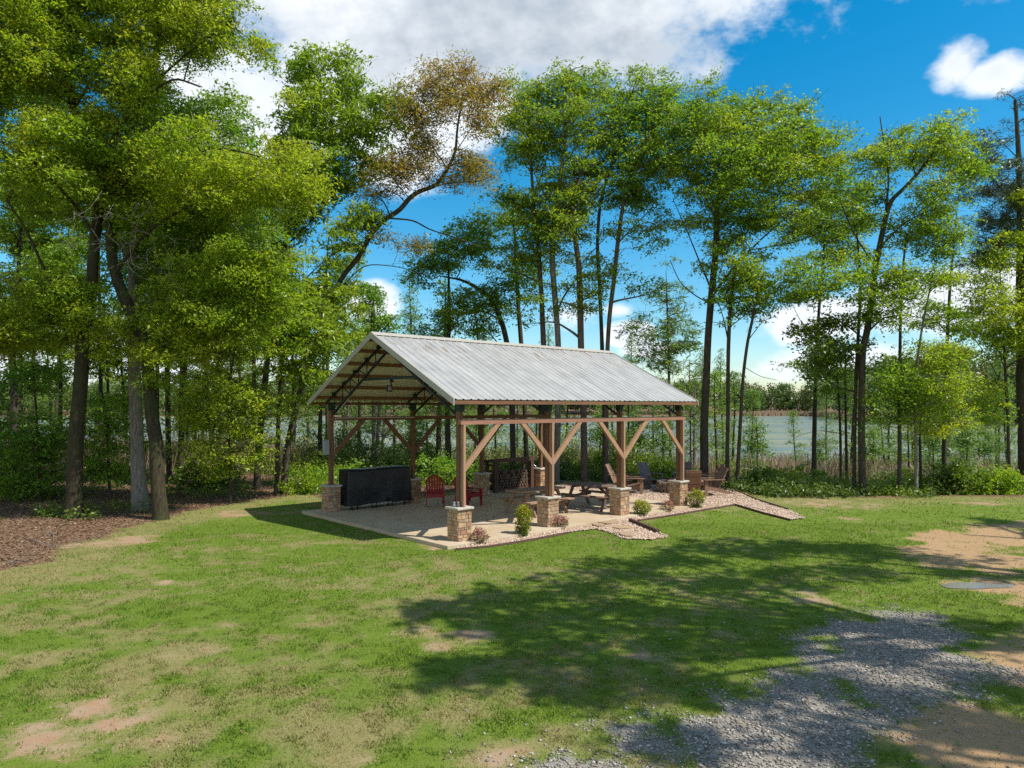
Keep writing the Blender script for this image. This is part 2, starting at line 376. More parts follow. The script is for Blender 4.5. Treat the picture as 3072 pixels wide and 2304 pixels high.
def masks(x, y):
    x = np.asarray(x, float); y = np.asarray(y, float)
    nz = (fbm(x, y, 1.3, 4) - 0.5); n2 = (fbm(x, y, 0.35, 9, 3) - 0.5)
    w = nz * 1.3 + n2 * 0.55
    d = np.zeros_like(x)
    for u, v, ru, rv, s in DIRT:
        c = G(u, v, GZ); rx = ru * c[1] / F; ry = abs(G(u, v + rv, GZ)[1] - G(u, v - rv, GZ)[1]) / 2 + 0.05
        q = np.hypot((x - c[0]) / rx, (y - c[1]) / ry)
        d = np.maximum(d, s * sstep(1.6, 0.1, q + w * 1.9))
    d = d * (0.55 + 0.6 * sstep(.38, .62, fbm(x, y, 0.3, 27, 3)))
    gr = sstep(-0.35, 0.45, poly_sd(x, y, GRAVEL) + w * 1.3)
    gr = gr * sstep(0.40, 0.60, fbm(x, y, 0.8, 21) + 0.075 + 0.10 * sstep(0.3, 1.6, poly_sd(x, y, GRAVEL)))
    sa = sstep(-0.4, 0.5, poly_sd(x, y, SAND) + w * 1.6)
    sa = sa * 0.95 * sstep(0.36, 0.60, fbm(x, y, 1.2, 33) + 0.06 + 0.10 * sstep(10.5, 9.0, y))
    li = sstep(-0.5, 0.4, poly_sd(x, y, LITTER) + w * 1.2)
    y0 = np.interp(x, *_Y0)
    li = np.maximum(li, sstep(-0.6, 0.8, y - y0 + w))
    dry = sstep(0.34, 0.70, fbm(x * 0.8, y, 2.0, 12) * 0.48 + fbm(x, y, 0.32, 15, 3) * 0.64 + 0.10 * sstep(13, 7, y) + 0.05 * sstep(2, -6, x) - 0.19)
    dry = np.maximum(dry, 0.75 * sstep(0.5, -0.2, -poly_sd(x, y, LITTER) - 1.3 + w))
    dry = np.maximum(dry, 0.6 * sstep(3.4, 0.5, y0 - y + w * 2) * (x > 8))
    bed = sstep(-0.05, 0.05, poly_sd(x, y, BED))
    slab = sstep(0.0, 0.02, poly_sd(x, y, SLAB))
    bare = np.clip(np.maximum.reduce([d, gr, sa, li * 0.93, bed, slab]), 0, 1)
    return dict(dirt=d, gravel=gr, sand=sa, litter=li, dry=dry, grass=1 - bare)

def axis(parts):
    out = []
    for a, b, s in parts:
        out.append(np.arange(a, b, s))
    return np.concatenate(out + [np.array([parts[-1][1]])])
xs = axis([(-900, -200, 70), (-200, -60, 14), (-60, -22, 2.0), (-22, -14, 0.3), (-14, 14, 0.11), (14, 22, 0.3), (22, 60, 2.0), (60, 200, 14), (200, 900, 70)])
ys = axis([(-60, -10, 5), (-10, 4, 1.0), (4, 5.5, 0.3), (5.5, 19, 0.09), (19, 34, 0.16), (34, 60, 0.8), (60, 180, 6), (180, 520, 8), (520, 2600, 160)])
XX, YY = np.meshgrid(xs, ys)
V = np.stack([XX, YY, gz(XX, YY)], -1).reshape(-1, 3)
nx, ny = len(xs), len(ys)
I = np.arange(nx * ny).reshape(ny, nx)
Q = np.stack([I[:-1, :-1], I[:-1, 1:], I[1:, 1:], I[1:, :-1]], -1).reshape(-1, 4)
mk = masks(V[:, 0], V[:, 1])
def ground_mat():
    m = NT('lawn_and_soil'); p = m.pos()
    f1 = m.noise(p, 3.0, 5, 0.65); f2 = m.noise(p, 38, 4, 0.7); f3 = m.noise(p, 130, 3, 0.7); f4 = m.noise(p, 9, 5, 0.75)
    dirt = m.mix(m.ramp(f1, [(0.42, 0.0), (0.68, 1.0)]), (0.33, 0.245, 0.155), (0.34, 0.195, 0.115))
    dirt = m.mix(m.math('MULTIPLY', f2, 0.5), dirt, (0.20, 0.13, 0.075))
    sand = m.mix(f1, (0.31, 0.19, 0.095), (0.39, 0.265, 0.145))
    sand = m.mix(m.math('MULTIPLY', f2, 0.4), sand, (0.24, 0.15, 0.085))
    thatch = m.mix(f2, (0.17, 0.135, 0.062), (0.31, 0.25, 0.125))
    g1 = m.mix(f2, (0.062, 0.125, 0.012), (0.135, 0.190, 0.022))
    g1 = m.mix(m.math('MULTIPLY', f1, 0.4), g1, (0.16, 0.175, 0.03))
    grass = m.mix(m.math('MULTIPLY', m.attr('dry'), m.ramp(f3, [(0.3, 0.35), (0.62, 1.0)])), g1, thatch)
    grav = m.mix(m.ramp(f3, [(0.35, 0.0), (0.62, 1.0)]), (0.13, 0.11, 0.085), (0.31, 0.285, 0.25))
    lit = m.mix(m.ramp(f2, [(0.3, 0.0), (0.65, 1.0)]), (0.085, 0.050, 0.030), (0.22, 0.13, 0.08))
    def edge(name): return m.math('MULTIPLY_ADD', m.math('SUBTRACT', f4, 0.5), 1.1, m.math('MULTIPLY_ADD', m.math('SUBTRACT', f2, 0.5), 0.7, m.attr(name)), clamp=True)
    def sharp(name): return m.ramp(edge(name), [(0.28, 0.0), (0.85, 1.0)])
    c = m.mix(sharp('litter'), grass, lit)
    c = m.mix(sharp('dirt'), c, dirt)
    c = m.mix(sharp('sand'), c, sand)
    c = m.mix(sharp('gravel'), c, grav)
    b = m.math('ADD', m.math('MULTIPLY', f2, 0.7), m.math('MULTIPLY', f3, 0.3))
    m.pbr(c, 0.95, m.bump(b, 0.5, 0.03), spec=0.1); return m.m
me = np_mesh('ground', V, Q, None, ground_mat(), True, {k: mk[k] for k in ('dirt', 'gravel', 'sand', 'litter', 'dry')})
tag(link('ground', me), kind='structure')

# lake
def water_mat():
    m = NT('lake_water'); p = m.pos()
    a = m.noise(m.scale(p, (0.03, 0.09, 1)), 1.0, 5, 0.65); b = m.noise(m.scale(p, (0.25, 0.8, 1)), 1.0, 4, 0.7); r = m.noise(m.scale(p, (1.2, 3.5, 1)), 1.0, 3)
    pads = m.ramp(m.math('ADD', m.math('MULTIPLY', a, 0.65), m.math('MULTIPLY', b, 0.35)), [(0.40, 0.15), (0.55, 0.95)])
    col = m.mix(pads, (0.055, 0.065, 0.045), (0.165, 0.18, 0.105))
    rough = m.math('MULTIPLY_ADD', pads, 0.5, 0.18)
    m.pbr(col, rough, m.bump(m.math('ADD', r, b), 0.12, 0.08), spec=0.5); return m.m
Vw = []; 
for y in np.linspace(36, 520, 24):
    for x in np.linspace(-420, 420, 24): Vw.append((x, y, LAKE_Z))
Iw = np.arange(24 * 24).reshape(24, 24)
tag(link('lake', np_mesh('lake', Vw, np.stack([Iw[:-1, :-1], Iw[:-1, 1:], Iw[1:, 1:], Iw[1:, :-1]], -1).reshape(-1, 4), None, water_mat())), kind='structure')

# puddle on the track
pc = G(2925, 1757, GZ); mb = MB()
ang = np.linspace(0, 2 * pi, 90, endpoint=False)
rr = 1 + 0.14 * np.sin(2 * ang + 1) + 0.09 * np.sin(3 * ang + 2.2) + 0.04 * np.sin(7 * ang)
pz = float(gz(pc[0], pc[1])) + 0.012
mb.add([(pc[0] + 0.60 * rr[i] * cos(a), pc[1] + 0.26 * rr[i] * sin(a), pz) for i, a in enumerate(ang)], [list(range(90))])
m = NT('puddle_water'); m.pbr((0.20, 0.18, 0.155), 0.08, None, 0, 1.0)
tag(mb.build('puddle', m.m), kind='structure')

# concrete slab
mb = MB(); mb.box((4.355, 3.27, -0.1), (5.045, 3.71, 0.1))
o = mb.build('patio_slab', M['conc'], None, bevel=0.008); o.location = (A1[0], A1[1], 0); o.rotation_euler = (0, 0, R(42.16)); tag(o, kind='structure')

# gravel bed sheet draped over the ground (concave outline, so built as a fine grid of cells)
bx = np.arange(-1.6, 11.6, 0.05); by = np.arange(15.4, 31.5, 0.05)
BX, BY = np.meshgrid(bx, by)
wob = (fbm(BX, BY, 0.5, 8) - 0.5) * 0.10
ins = (poly_sd(BX, BY, BED) + wob > 0)
cell = ins[:-1, :-1] & ins[1:, 1:] & ins[:-1, 1:] & ins[1:, :-1]
IB = np.arange(BX.size).reshape(BX.shape)
QB = np.stack([IB[:-1, :-1], IB[:-1, 1:], IB[1:, 1:], IB[1:, :-1]], -1)[cell]
used, inv = np.unique(QB, return_inverse=True)
VB = np.stack([BX, BY, gz(BX, BY) + 0.03 + (fbm(BX, BY, 0.12, 6, 2) - 0.5) * 0.03], -1).reshape(-1, 3)[used]
m = NT('pea_gravel'); p = m.pos()
vo = m.n('ShaderNodeTexVoronoi', inp={'Scale': 26.0, 'Vector': p}); n0 = m.noise(p, 2.0, 4)
c = m.ramp(m.n('ShaderNodeSeparateColor', inp={0: vo.outputs['Color']}).outputs[0], [(0, (0.24, 0.15, 0.10)), (0.4, (0.40, 0.28, 0.20)), (0.8, (0.50, 0.39, 0.30)), (1, (0.58, 0.50, 0.42))])
m.pbr(m.mix(m.math('MULTIPLY', n0, 0.4), c, (0.30, 0.19, 0.12)), 0.9, m.bump(vo.outputs['Distance'], 0.6, 0.02), spec=0.15)
tag(link('gravel_bed', np_mesh('gravel_bed', VB, inv.reshape(-1, 4), None, m.m, True)), kind='structure')

# loose stones, one object of stuff each
OCT = np.array([(1, 0, 0), (-1, 0, 0), (0, 1, 0), (0, -1, 0), (0, 0, 1), (0, 0, -1)], float)
OT = np.array([(0, 2, 4), (2, 1, 4), (1, 3, 4), (3, 0, 4), (2, 0, 5), (1, 2, 5), (3, 1, 5), (0, 3, 5)])
def stones(name, x, y, z, s, mat, flat=0.6):
    n = len(x)
    v = OCT[None] * (0.7 + 0.6 * RNG.random((n, 6, 1))) * (s[:, None, None] * np.stack([0.8 + 0.6 * RNG.random(n), 0.7 + 0.4 * RNG.random(n), np.full(n, flat)], -1)[:, None, :])
    a = RNG.random(n) * 2 * pi; ca, sa = np.cos(a), np.sin(a)
    vx = v[..., 0] * ca[:, None] - v[..., 1] * sa[:, None]; vy = v[..., 0] * sa[:, None] + v[..., 1] * ca[:, None]
    vz = v[..., 2] + vx * (RNG.random((n, 1)) - .5) * 0.5
    vv = np.stack([vx + x[:, None], vy + y[:, None], vz + z[:, None]], -1).reshape(-1, 3)
    t = (OT[None] + 6 * np.arange(n)[:, None, None]).reshape(-1, 3)
    return link(name, np_mesh(name, vv, None, t, mat))
n = 60000; x = RNG.uniform(-1.6, 11.5, n); y = RNG.uniform(15.4, 31, n)
k = (poly_sd(x, y, BED) > -0.04) & ((poly_sd(x, y, SLAB) < 0.0) | (RNG.random(n) < 0.004)); x, y = x[k], y[k]
tag(stones('pebbles', x, y, np.where(poly_sd(x, y, SLAB) > 0, 0.008, gz(x, y) + 0.035), RNG.uniform(0.014, 0.036, len(x)), M['pebble']), 'loose tan pea gravel spread over the planting bed beside the slab', 'gravel', kind='stuff')
n = 150000; y = 5.2 + 9 * RNG.random(n) ** 1.5; x = RNG.uniform(-0.6, 10.5, n)
g = masks(x, y)['gravel']; k = (g * 0.8 + 0.02 > RNG.random(n)) & (x < y * 0.8 + 1); x, y = x[k], y[k]
tag(stones('crushed_stone', x, y, gz(x, y) + 0.006, 0.005 + 0.024 * RNG.random(len(x)) ** 2.6, M['crush'], 0.45), 'grey crushed stone scattered over the worn drive at lower right', 'gravel', kind='stuff')

n = 60000; y = 5.4 + 20 * RNG.random(n) ** 1.2; x = (RNG.random(n) * 2 - 1) * (y * .75 + .5); mm = masks(x, y); k = np.maximum(mm['dirt'], mm['sand']) * .55 > RNG.random(n); x, y = x[k], y[k]
tag(stones('soil_crumbs', x, y, gz(x, y) + .002, RNG.uniform(.004, .014, len(x)), M['crumb'], .7), 'crumbs of dry soil on the bare patches of the lawn', 'soil', kind='stuff')
# grass blades
def blades(n, ya, yb, pw, hmin, hmax, wmul):
    y = ya + (yb - ya) * RNG.random(n) ** pw; x = (RNG.random(n) * 2 - 1) * (y * 0.76 + 1.2)
    mm = masks(x, y); k = RNG.random(n) < mm['grass'] ** 1.5 * 0.98 + 0.012 * (mm['litter'] < 0.5)
    k &= poly_sd(x, y, SLAB) < -0.01
    x, y, dry = x[k], y[k], mm['dry'][k]; n = len(x)
    pat = fbm(x, y, 0.8, 41, 3)
    cl = fbm(x, y, 0.16, 47, 2); h = RNG.uniform(hmin, hmax, n) * (0.35 + 0.5 * pat + (0.5 if ya < 12 else 0.2) * sstep(.35, .75, cl)); w = h * RNG.uniform(0.10, 0.20, n) * wmul
    a = RNG.random(n) * 2 * pi; ln = RNG.uniform(0.2, 1.1, n) * h; la = RNG.random(n) * 2 * pi
    z = gz(x, y) - 0.004
    b0 = np.stack([x - np.cos(a) * w, y - np.sin(a) * w, z], -1); b1 = np.stack([x + np.cos(a) * w, y + np.sin(a) * w, z], -1)
    tp = np.stack([x + np.cos(la) * ln, y + np.sin(la) * ln, z + h], -1)
    V = np.stack([b0, b1, tp], 1).reshape(-1, 3); T = np.arange(3 * n).reshape(-1, 3)
    tint = np.repeat(np.clip(dry * 0.75 + 0.25 * RNG.random(n) - 0.12 * (pat - .5), 0, 1) * (RNG.random(n) < 0.30 + 0.62 * dry), 3); rnd = np.repeat(np.clip(RNG.random(n) * 0.7 + (pat - 0.3) * 0.8, 0, 1), 3)
    return V, T, tint, rnd
B = [blades(330000, 5.2, 12, 1.0, 0.02, 0.05, 1.0), blades(190000, 12, 20, 1.0, 0.03, 0.06, 1.5), blades(60000, 20, 31, 1.0, 0.03, 0.07, 2.2)]
off = np.cumsum([0] + [len(b[0]) for b in B])
tag(link('grass', np_mesh('grass', np.concatenate([b[0] for b in B]), None, np.concatenate([b[1] + o for b, o in zip(B, off)]), M['blade'], False,
    {'tint': np.concatenate([b[2] for b in B]), 'rnd': np.concatenate([b[3] for b in B])})), 'short patchy lawn grass, green to straw, in front of the pavilion', 'grass', kind='stuff')

# dead leaves lying on the ground
def mm_l(x, y): return masks(x, y)['litter'] > .4
def flat_leaves(x, y, z, s):
    n = len(x); a = RNG.random(n) * 2 * pi; d = np.stack([np.cos(a), np.sin(a), RNG.uniform(-.4, .4, n)], -1); e = np.stack([-np.sin(a), np.cos(a), RNG.uniform(-.5, .5, n)], -1)
    c = np.stack([x, y, z], -1)
    V = np.stack([c - d * s[:, None], c + e * s[:, None] * .5 + [0, 0, .008], c + d * s[:, None], c - e * s[:, None] * .5], 1).reshape(-1, 3)
    return V, np.arange(4 * n).reshape(-1, 4)
n = 170000; y = 11 + 24 * RNG.random(n) ** 1.3; x = RNG.uniform(-24, 3, n)
mm = masks(x, y); k = (RNG.random(n) < mm['litter'] * 0.9) & (poly_sd(x, y, SLAB) < 0); x, y = x[k], y[k]
n2 = 500; y2 = RNG.uniform(6, 24, n2); x2 = (RNG.random(n2) * 2 - 1) * y2 * 0.74
n3 = 260; st = np.array([L2(a, b) for a, b in zip(RNG.uniform(-.5, 9.2, n3), RNG.uniform(0.5, 6.9, n3))])
X = np.concatenate([x, x2, st[:, 0]]); Y = np.concatenate([y, y2, st[:, 1]])
Z = np.where(poly_sd(X, Y, SLAB) > 0, 0.006, gz(X, Y) + 0.02)
V, Q = flat_leaves(X, Y, Z, np.where(mm_l(X, Y), RNG.uniform(0.02, 0.048, len(X)), RNG.uniform(0.012, 0.03, len(X))))
tag(link('leaf_litter', np_mesh('leaf_litter', V, Q, None, M['litter'])), 'brown dead leaves covering the ground under the woods', 'leaf litter', kind='stuff')

# ================================================================ sky, sun, camera
SUN_EL = R(53.5); SUN_H = norm(np.array([0.92, -0.39]))
SUN = np.array([SUN_H[0] * cos(SUN_EL), SUN_H[1] * cos(SUN_EL), sin(SUN_EL)])
w = bpy.data.worlds.new('World'); sc.world = w; w.use_nodes = True
class WT(NT):
    def __init__(s, t): s.t = t; t.nodes.clear(); s.out = t.nodes.new('ShaderNodeOutputWorld')
m = WT(w.node_tree)
sky = m.n('ShaderNodeTexSky', sky_type='NISHITA', sun_disc=False, sun_elevation=SUN_EL, sun_rotation=math.atan2(SUN[0], SUN[1]), altitude=100, air_density=1.0, dust_density=0.6, ozone_density=2.5)
hs = m.n('ShaderNodeHueSaturation', inp={'Hue': 0.485, 'Saturation': 1.5, 'Value': 0.95, 'Color': sky.outputs[0]})
bg = m.n('ShaderNodeBackground', inp={'Color': hs.outputs[0], 'Strength': 0.125})
gen = m.n('ShaderNodeTexCoord').outputs['Generated']
dirv = m.n('ShaderNodeVectorMath', operation='NORMALIZE', inp={0: gen}).outputs[0]
n1 = m.noise(m.scale(dirv, (1, 1, 1.7)), 5.5, 8, 0.6); n3 = m.noise(m.scale(dirv, (1, 1, 1.6)), 3.0, 6, 0.6); n4 = m.noise(dirv, 14, 6, 0.6)
CLOUDS = [(1480, 25, 800, 190, 1.15), (1130, 190, 400, 260, 1.1), (2860, 190, 90, 75, .8), (2990, 225, 130, 55, .8), (2920, 150, 50, 40, .6), (1230, 420, 200, 150, .95), (700, 300, 300, 300, .9),
          (1885, 1000, 85, 42, .95), (1850, 930, 70, 30, .7), (1960, 1050, 110, 30, .7), (1700, 945, 120, 55, .8), (2420, 970, 170, 70, .9), (2420, 1090, 420, 60, .62), (1130, 920, 100, 80, .9),
          (500, 1080, 700, 120, .75), (2950, 880, 330, 110, .85), (2000, 860, 60, 25, .5), (-900, 300, 600, 260, 1.0), (4200, 500, 500, 260, 1.0), (3500, -900, 900, 400, 1.0), (300, -1100, 900, 500, 1.0)]
tot = None; big = None
FILL_CLOUDS = [((-.5, -1, .55), .75, .30, 1.1), ((-1, -.1, .6), .5, .3, 1.0), ((.1, -1, .22), .9, .14, .9)]  # unseen clouds behind and left of the view, added as neutral fill light
CL = [(norm(np.array([(u - 1536) / F, 1, -(v - 1220) / F])), F / ru * (1 + ((u - 1536) / F) ** 2) ** 0.5, F / rv, s, ru >= 800) for u, v, ru, rv, s in CLOUDS] + [(norm(np.array(d)), 1 / a, 1 / b, s, False) for d, a, b, s in FILL_CLOUDS]
for d, kx, ky, s, isbig in CL:
    e1 = norm(np.cross(d, (0, 0, 1))); e2 = np.cross(e1, d)
    def dot(e):
        nd = m.n('ShaderNodeVectorMath', operation='DOT_PRODUCT', inp={0: dirv}); nd.inputs[1].default_value = e; return nd.outputs['Value']
    q = m.math('SQRT', m.math('ADD', m.math('POWER', m.math('MULTIPLY', dot(e1 * kx), 1.0), 2.0), m.math('POWER', dot(e2 * ky), 2.0)))
    front = m.math('GREATER_THAN', dot(d), 0.0)
    f = m.math('MULTIPLY', m.math('MULTIPLY', m.math('MULTIPLY', m.math('SUBTRACT', 1.55, q, clamp=False), 0.8), s), front)
    if isbig: big = f if big is None else m.math('MAXIMUM', big, f)
    tot = f if tot is None else m.math('MAXIMUM', tot, f)
dens = m.math('ADD', tot, m.math('MULTIPLY', m.math('SUBTRACT', m.math('ADD', m.math('MULTIPLY', n1, 0.75), m.math('MULTIPLY', n4, 0.25)), 0.5), 3.0))
dens = m.math('MULTIPLY', dens, m.math('MULTIPLY', tot, 2.2, clamp=True))
mask = m.ramp(dens, [(0.28, 0.0), (0.78, 1.0)], 'EASE')
shade = m.ramp(m.math('ADD', m.math('MULTIPLY', n3, 0.92), m.math('MULTIPLY', n4, 0.08)), [(0.40, (0.33, 0.385, 0.45)), (0.50, (0.55, 0.59, 0.635)), (0.62, (0.86, 0.87, 0.885))])
thin = m.ramp(dens, [(0.3, 1.0), (1.1, 0.0)])
shade = m.mix(m.math('MULTIPLY', big, 1.6, clamp=True), (0.66, 0.70, 0.755), shade)
ccol = m.mix(m.math('MULTIPLY', thin, 0.6), shade, (0.80, 0.84, 0.88))
cb = m.n('ShaderNodeBackground', inp={'Color': ccol, 'Strength': 1.0})
mx = m.n('ShaderNodeMixShader', inp={0: mask, 1: bg.outputs[0], 2: cb.outputs[0]})
m.surf(mx.outputs[0])
sl = bpy.data.lights.new('sun', 'SUN'); sl.energy = 4.6; sl.angle = R(0.5); sl.color = (1.0, 0.95, 0.86)
so = bpy.data.objects.new('sun', sl); COL.objects.link(so); so.location = (20, -15, 40)
from mathutils import Vector
so.rotation_euler = Vector(-SUN).to_track_quat('-Z', 'Y').to_euler()
cd = bpy.data.cameras.new('camera'); co = bpy.data.objects.new('camera', cd); COL.objects.link(co)
co.location = (0, 0, CAMH); co.rotation_euler = (R(90), 0, 0)
cd.sensor_width = 36; cd.lens = F / 3072 * 36; cd.shift_y = (1220 - 1152) / 3072; cd.clip_start = 0.1; cd.clip_end = 6000
sc.camera = co
sc.view_settings.view_transform = 'Standard'; sc.view_settings.look = 'None'; sc.view_settings.gamma = 1; sc.view_settings.exposure = 0.55
sc.render.engine = 'CYCLES'
cy = sc.cycles; cy.max_bounces = 7; cy.diffuse_bounces = 3; cy.glossy_bounces = 2; cy.transmission_bounces = 4; cy.transparent_max_bounces = 4
cy.use_adaptive_sampling = True; cy.adaptive_threshold = 0.01; cy.use_denoising = False; cy.denoiser = 'OPENIMAGEDENOISE'; cy.denoising_input_passes = 'RGB_ALBEDO_NORMAL'; cy.denoising_prefilter = 'ACCURATE'; cy.sample_clamp_indirect = 6; cy.caustics_reflective = False; cy.caustics_refractive = False
# ================================================================ pavilion (local axes: x along the eaves, y inwards)
PV = empty('pavilion', (A1[0], A1[1], 0), R(42.16), 'open timber pavilion with grey metal gable roof on stone piers by the lake', 'pavilion')
EO = 0.46; EZ = 3.37; RZ = 5.18; HALF = WID / 2; X0 = -0.5; X1 = 3 * BAY + 0.42
SL = (RZ - EZ) / (HALF + EO)                       # roof slope
def roof_z(y): return EZ + SL * (y + EO) if y <= HALF else EZ + SL * (WID + EO - y)
def roof_panel(side):
    pit = 0.2286; prof = []
    x = X0
    while x < X1 - 0.02:
        for dx, dz in ((0, 0), (0.022, 0.02), (0.05, 0.02), (0.072, 0)):
            if x + dx < X1: prof.append((x + dx, dz))
        x += pit
    prof.append((X1, 0.0))
    n = len(prof); V = []; ysteps = np.linspace(-EO, HALF, 6)
    for yy in ysteps:
        for xx, dz in prof:
            z = EZ + SL * (yy + EO) + dz
            V.append((xx, yy if side == 0 else WID - yy, z))
    Fs = [(i * n + j, i * n + j + 1, (i + 1) * n + j + 1, (i + 1) * n + j) for i in range(len(ysteps) - 1) for j in range(n - 1)]
    mb = MB(); mb.add(V, Fs); me = mb.mesh('roof_panel', M['roof'])
    o = link('roof_panel', me, PV); s = o.modifiers.new('sheet', 'SOLIDIFY'); s.thickness = 0.004; s.offset = -1; me.materials.append(M['liner']); s.material_offset = 1; s.material_offset_rim = 0
for s in (0, 1): roof_panel(s)
mb = MB()
mb.prism([(-0.17, -0.17 * SL + 0.028), (0, 0.03), (0.17, -0.17 * SL + 0.028), (0.17, -0.17 * SL + 0.036), (0, 0.045), (-0.17, -0.17 * SL + 0.036)], X0 - 0.01, X1 + 0.01, [(0, 1, 0), (0, 0, 1), (1, 0, 0), (0, HALF, RZ)])
mb.build('ridge_cap', M['trim'], PV)
for xx, sgn in ((X0, -1), (X1, 1)):
    for side in (0, 1):
        mb = MB(); a = (-EO, HALF) if side == 0 else (WID + EO, HALF)
        y0_, y1_ = a
        P_ = [(y0_, EZ + 0.028), (y1_, RZ + 0.028), (y1_, RZ - 0.135), (y0_, EZ - 0.135)]
        mb.prism(P_, xx + sgn * 0.002, xx + sgn * 0.03, [(0, 1, 0), (0, 0, 1), (1, 0, 0), (0, 0, 0)])
        mb.build('rake_trim', M['trim'], PV)
for yy in (-EO + 0.03, WID + EO - 0.03):
    mb = MB(); mb.box(((X0 + X1) / 2, yy, EZ - 0.07), ((X1 - X0) / 2 - 0.005, 0.022, 0.045)); mb.build('eave_board', M['post'], PV)
ux = norm(np.array([0, 1, SL])); nn = np.array([0, -SL, 1]) / math.hypot(1, SL)
for side in (0, 1):
    for t in (0.32, 0.95, 1.6, 2.25, 2.9, 3.45):
        mb = MB(); yy = -EO + t; z = EZ + SL * t
        c = np.array([(X0 + X1) / 2, yy, z]) - nn * 0.057
        ax = np.array([(1, 0, 0), ux, nn]); 
        if side: c[1] = WID - c[1]; ax = ax * [1, -1, 1]
        mb.box(c, ((X1 - X0) / 2 - 0.01, 0.019, 0.05), ax); mb.build('purlin', M['purlin'], PV)
BT = 2.89; BH = 0.12
for k in range(4):
    for b, yy in enumerate((0, WID)):
        x = k * BAY
        mb = MB(); mb.box((x, yy, (0.8 + 3.30) / 2), (0.054, 0.066, (3.30 - 0.8) / 2)); mb.build('post', M['post'], PV)
        # stone pier built of separate blocks round a mortar core
        mb = MB(); H = 0.74; hw = 0.205
        mb.box((x, yy, H / 2), (hw - 0.014, hw - 0.014, H / 2 - 0.001))
        for fc in range(4):
            ca, sa = [(1, 0), (0, 1), (-1, 0), (0, -1)][fc]
            e0 = np.array((-sa, ca, 0.0)); nrm = np.array((ca, sa, 0.0))
            z = 0.0
            while z < H - 0.02:
                hh = min(RNG.uniform(0.06, 0.13), H - z)
                if H - z - hh < 0.05: hh = H - z
                q = -hw
                while q < hw - 0.01:
                    ww = RNG.uniform(0.07, 0.20)
                    if hw - q - ww < 0.05: ww = hw - q
                    pr = RNG.uniform(-0.004, 0.012)
                    mb.box(np.array((x, yy, 0)) + nrm * (hw - 0.02 + pr / 2 + 0.0015 * fc) + e0 * (q + ww / 2) + [0, 0, z + hh / 2], (0.02 + pr / 2, ww / 2 - 0.006, hh / 2 - 0.006), np.stack([nrm, e0, (0, 0, 1)]), taper=RNG.uniform(0.93, 1.0))
                    q += ww
                z += hh
        p = mb.build('stone_pier', M['stone'], PV)
        mb = MB(); mb.box((x, yy, H + 0.03), (0.255, 0.255, 0.029)); mb.build('cap', M['cap'], p, bevel=0.012)
for k in range(4):
    mb = MB(); zt = BT - BH - 0.003; mb.box((k * BAY + 0.012, -0.128, (0.802 + zt) / 2), (0.034, 0.060, (zt - 0.802) / 2)); mb.build('support_post', M['brace'], PV)
for row in (0, 1):
    yc_ = -0.128 if row == 0 else WID - 0.087
    mb = MB(); mb.box((1.5 * BAY, yc_, BT - BH / 2), (1.5 * BAY + 0.10, 0.062 if row == 0 else 0.02, BH / 2)); mb.build('beam', M['beam' if row == 0 else 'post'], PV)
    for k in range(4):
        for d in (-1, 1):
            if (k == 0 and d < 0) or (k == 3 and d > 0): continue
            x = k * BAY + (0.012 + d * 0.035 if row == 0 else d * 0.055); zb = 1.80; zt = BT - BH - 0.002; run = zt - zb
            mb = MB(); mb.prism([(0, zb - 0.16), (d * (run + 0.16), zt), (d * (run - 0.01), zt), (0, zb + 0.01)], 0.0, 0.08, [(1, 0, 0), (0, 0, 1), (0, 1, 0), (x, yc_ - 0.056 if row == 0 else yc_ + 0.021, 0)])
            mb.build('brace', M['brace' if row == 0 else 'post'], PV)
# steel lattice trusses
for k in range(4):
    x = k * BAY + (0.0 if k else 0.02); mb = MB()
    off = 0.115
    def top(y): return roof_z(y) - off
    for s in (0, 1):
        f = (lambda y: y) if s == 0 else (lambda y: WID - y)
        ya, yb = -0.30, HALF - 0.02
        A = np.array((x, f(ya), top(f(ya)))); Bq = np.array((x, f(yb), top(f(yb))))
        mb.bar(A, Bq, 0.05, 0.055, (1, 0, 0))
        C0 = np.array((x, f(0.07), 2.96)); C1 = np.array((x, f(HALF - 0.04), top(HALF) - 0.34))
        mb.bar(C0, C1, 0.05, 0.055, (1, 0, 0))
        ts = np.linspace(0.04, 0.96, 7)
        for i in range(len(ts)):
            pb = C0 + (C1 - C0) * ts[i]
            yv = f(pb[1]) if s else pb[1]
            pt = np.array((x, pb[1], top(pb[1]) - 0.02)); mb.bar(pb, pt, 0.022, 0.022, (1, 0, 0))
            if i < len(ts) - 1:
                pb2 = C0 + (C1 - C0) * ts[i + 1]
                mb.bar(pt, pb2, 0.022, 0.022, (1, 0, 0))
        for t in (0.62, 1.25, 1.9, 2.55, 3.2):
            yq = f(-EO + t); mb.box((x, yq, top(yq) + 0.03), (0.055, 0.05, 0.045))
        mb.box((x, f(0.0), 3.18), (0.075, 0.085, 0.10)); mb.box((x, f(0.0), 3.30), (0.09, 0.11, 0.02))
    mb.box((x, HALF, top(HALF) - 0.17), (0.05, 0.09, 0.20))
    yc = 1.85; tt = (yc - 0.07) / (HALF - 0.11); zc = 2.96 + (top(HALF) - 0.34 - 2.96) * tt
    mb.bar((x, yc, zc), (x, WID - yc, zc), 0.045, 0.07, (0, 0, 1))
    if k == 0: ZC = zc
    mb.build('truss', M['steel'], PV)
mb = MB(); mb.box((1.5 * BAY - 1.0, HALF + 1.35, 4.02), (0.05, 1.45, 0.02), np.stack([(1, 0, 0), norm((0, -1, SL)), norm((0, SL, 1))])); mb.build('ceiling_tie', M['brace'], PV)
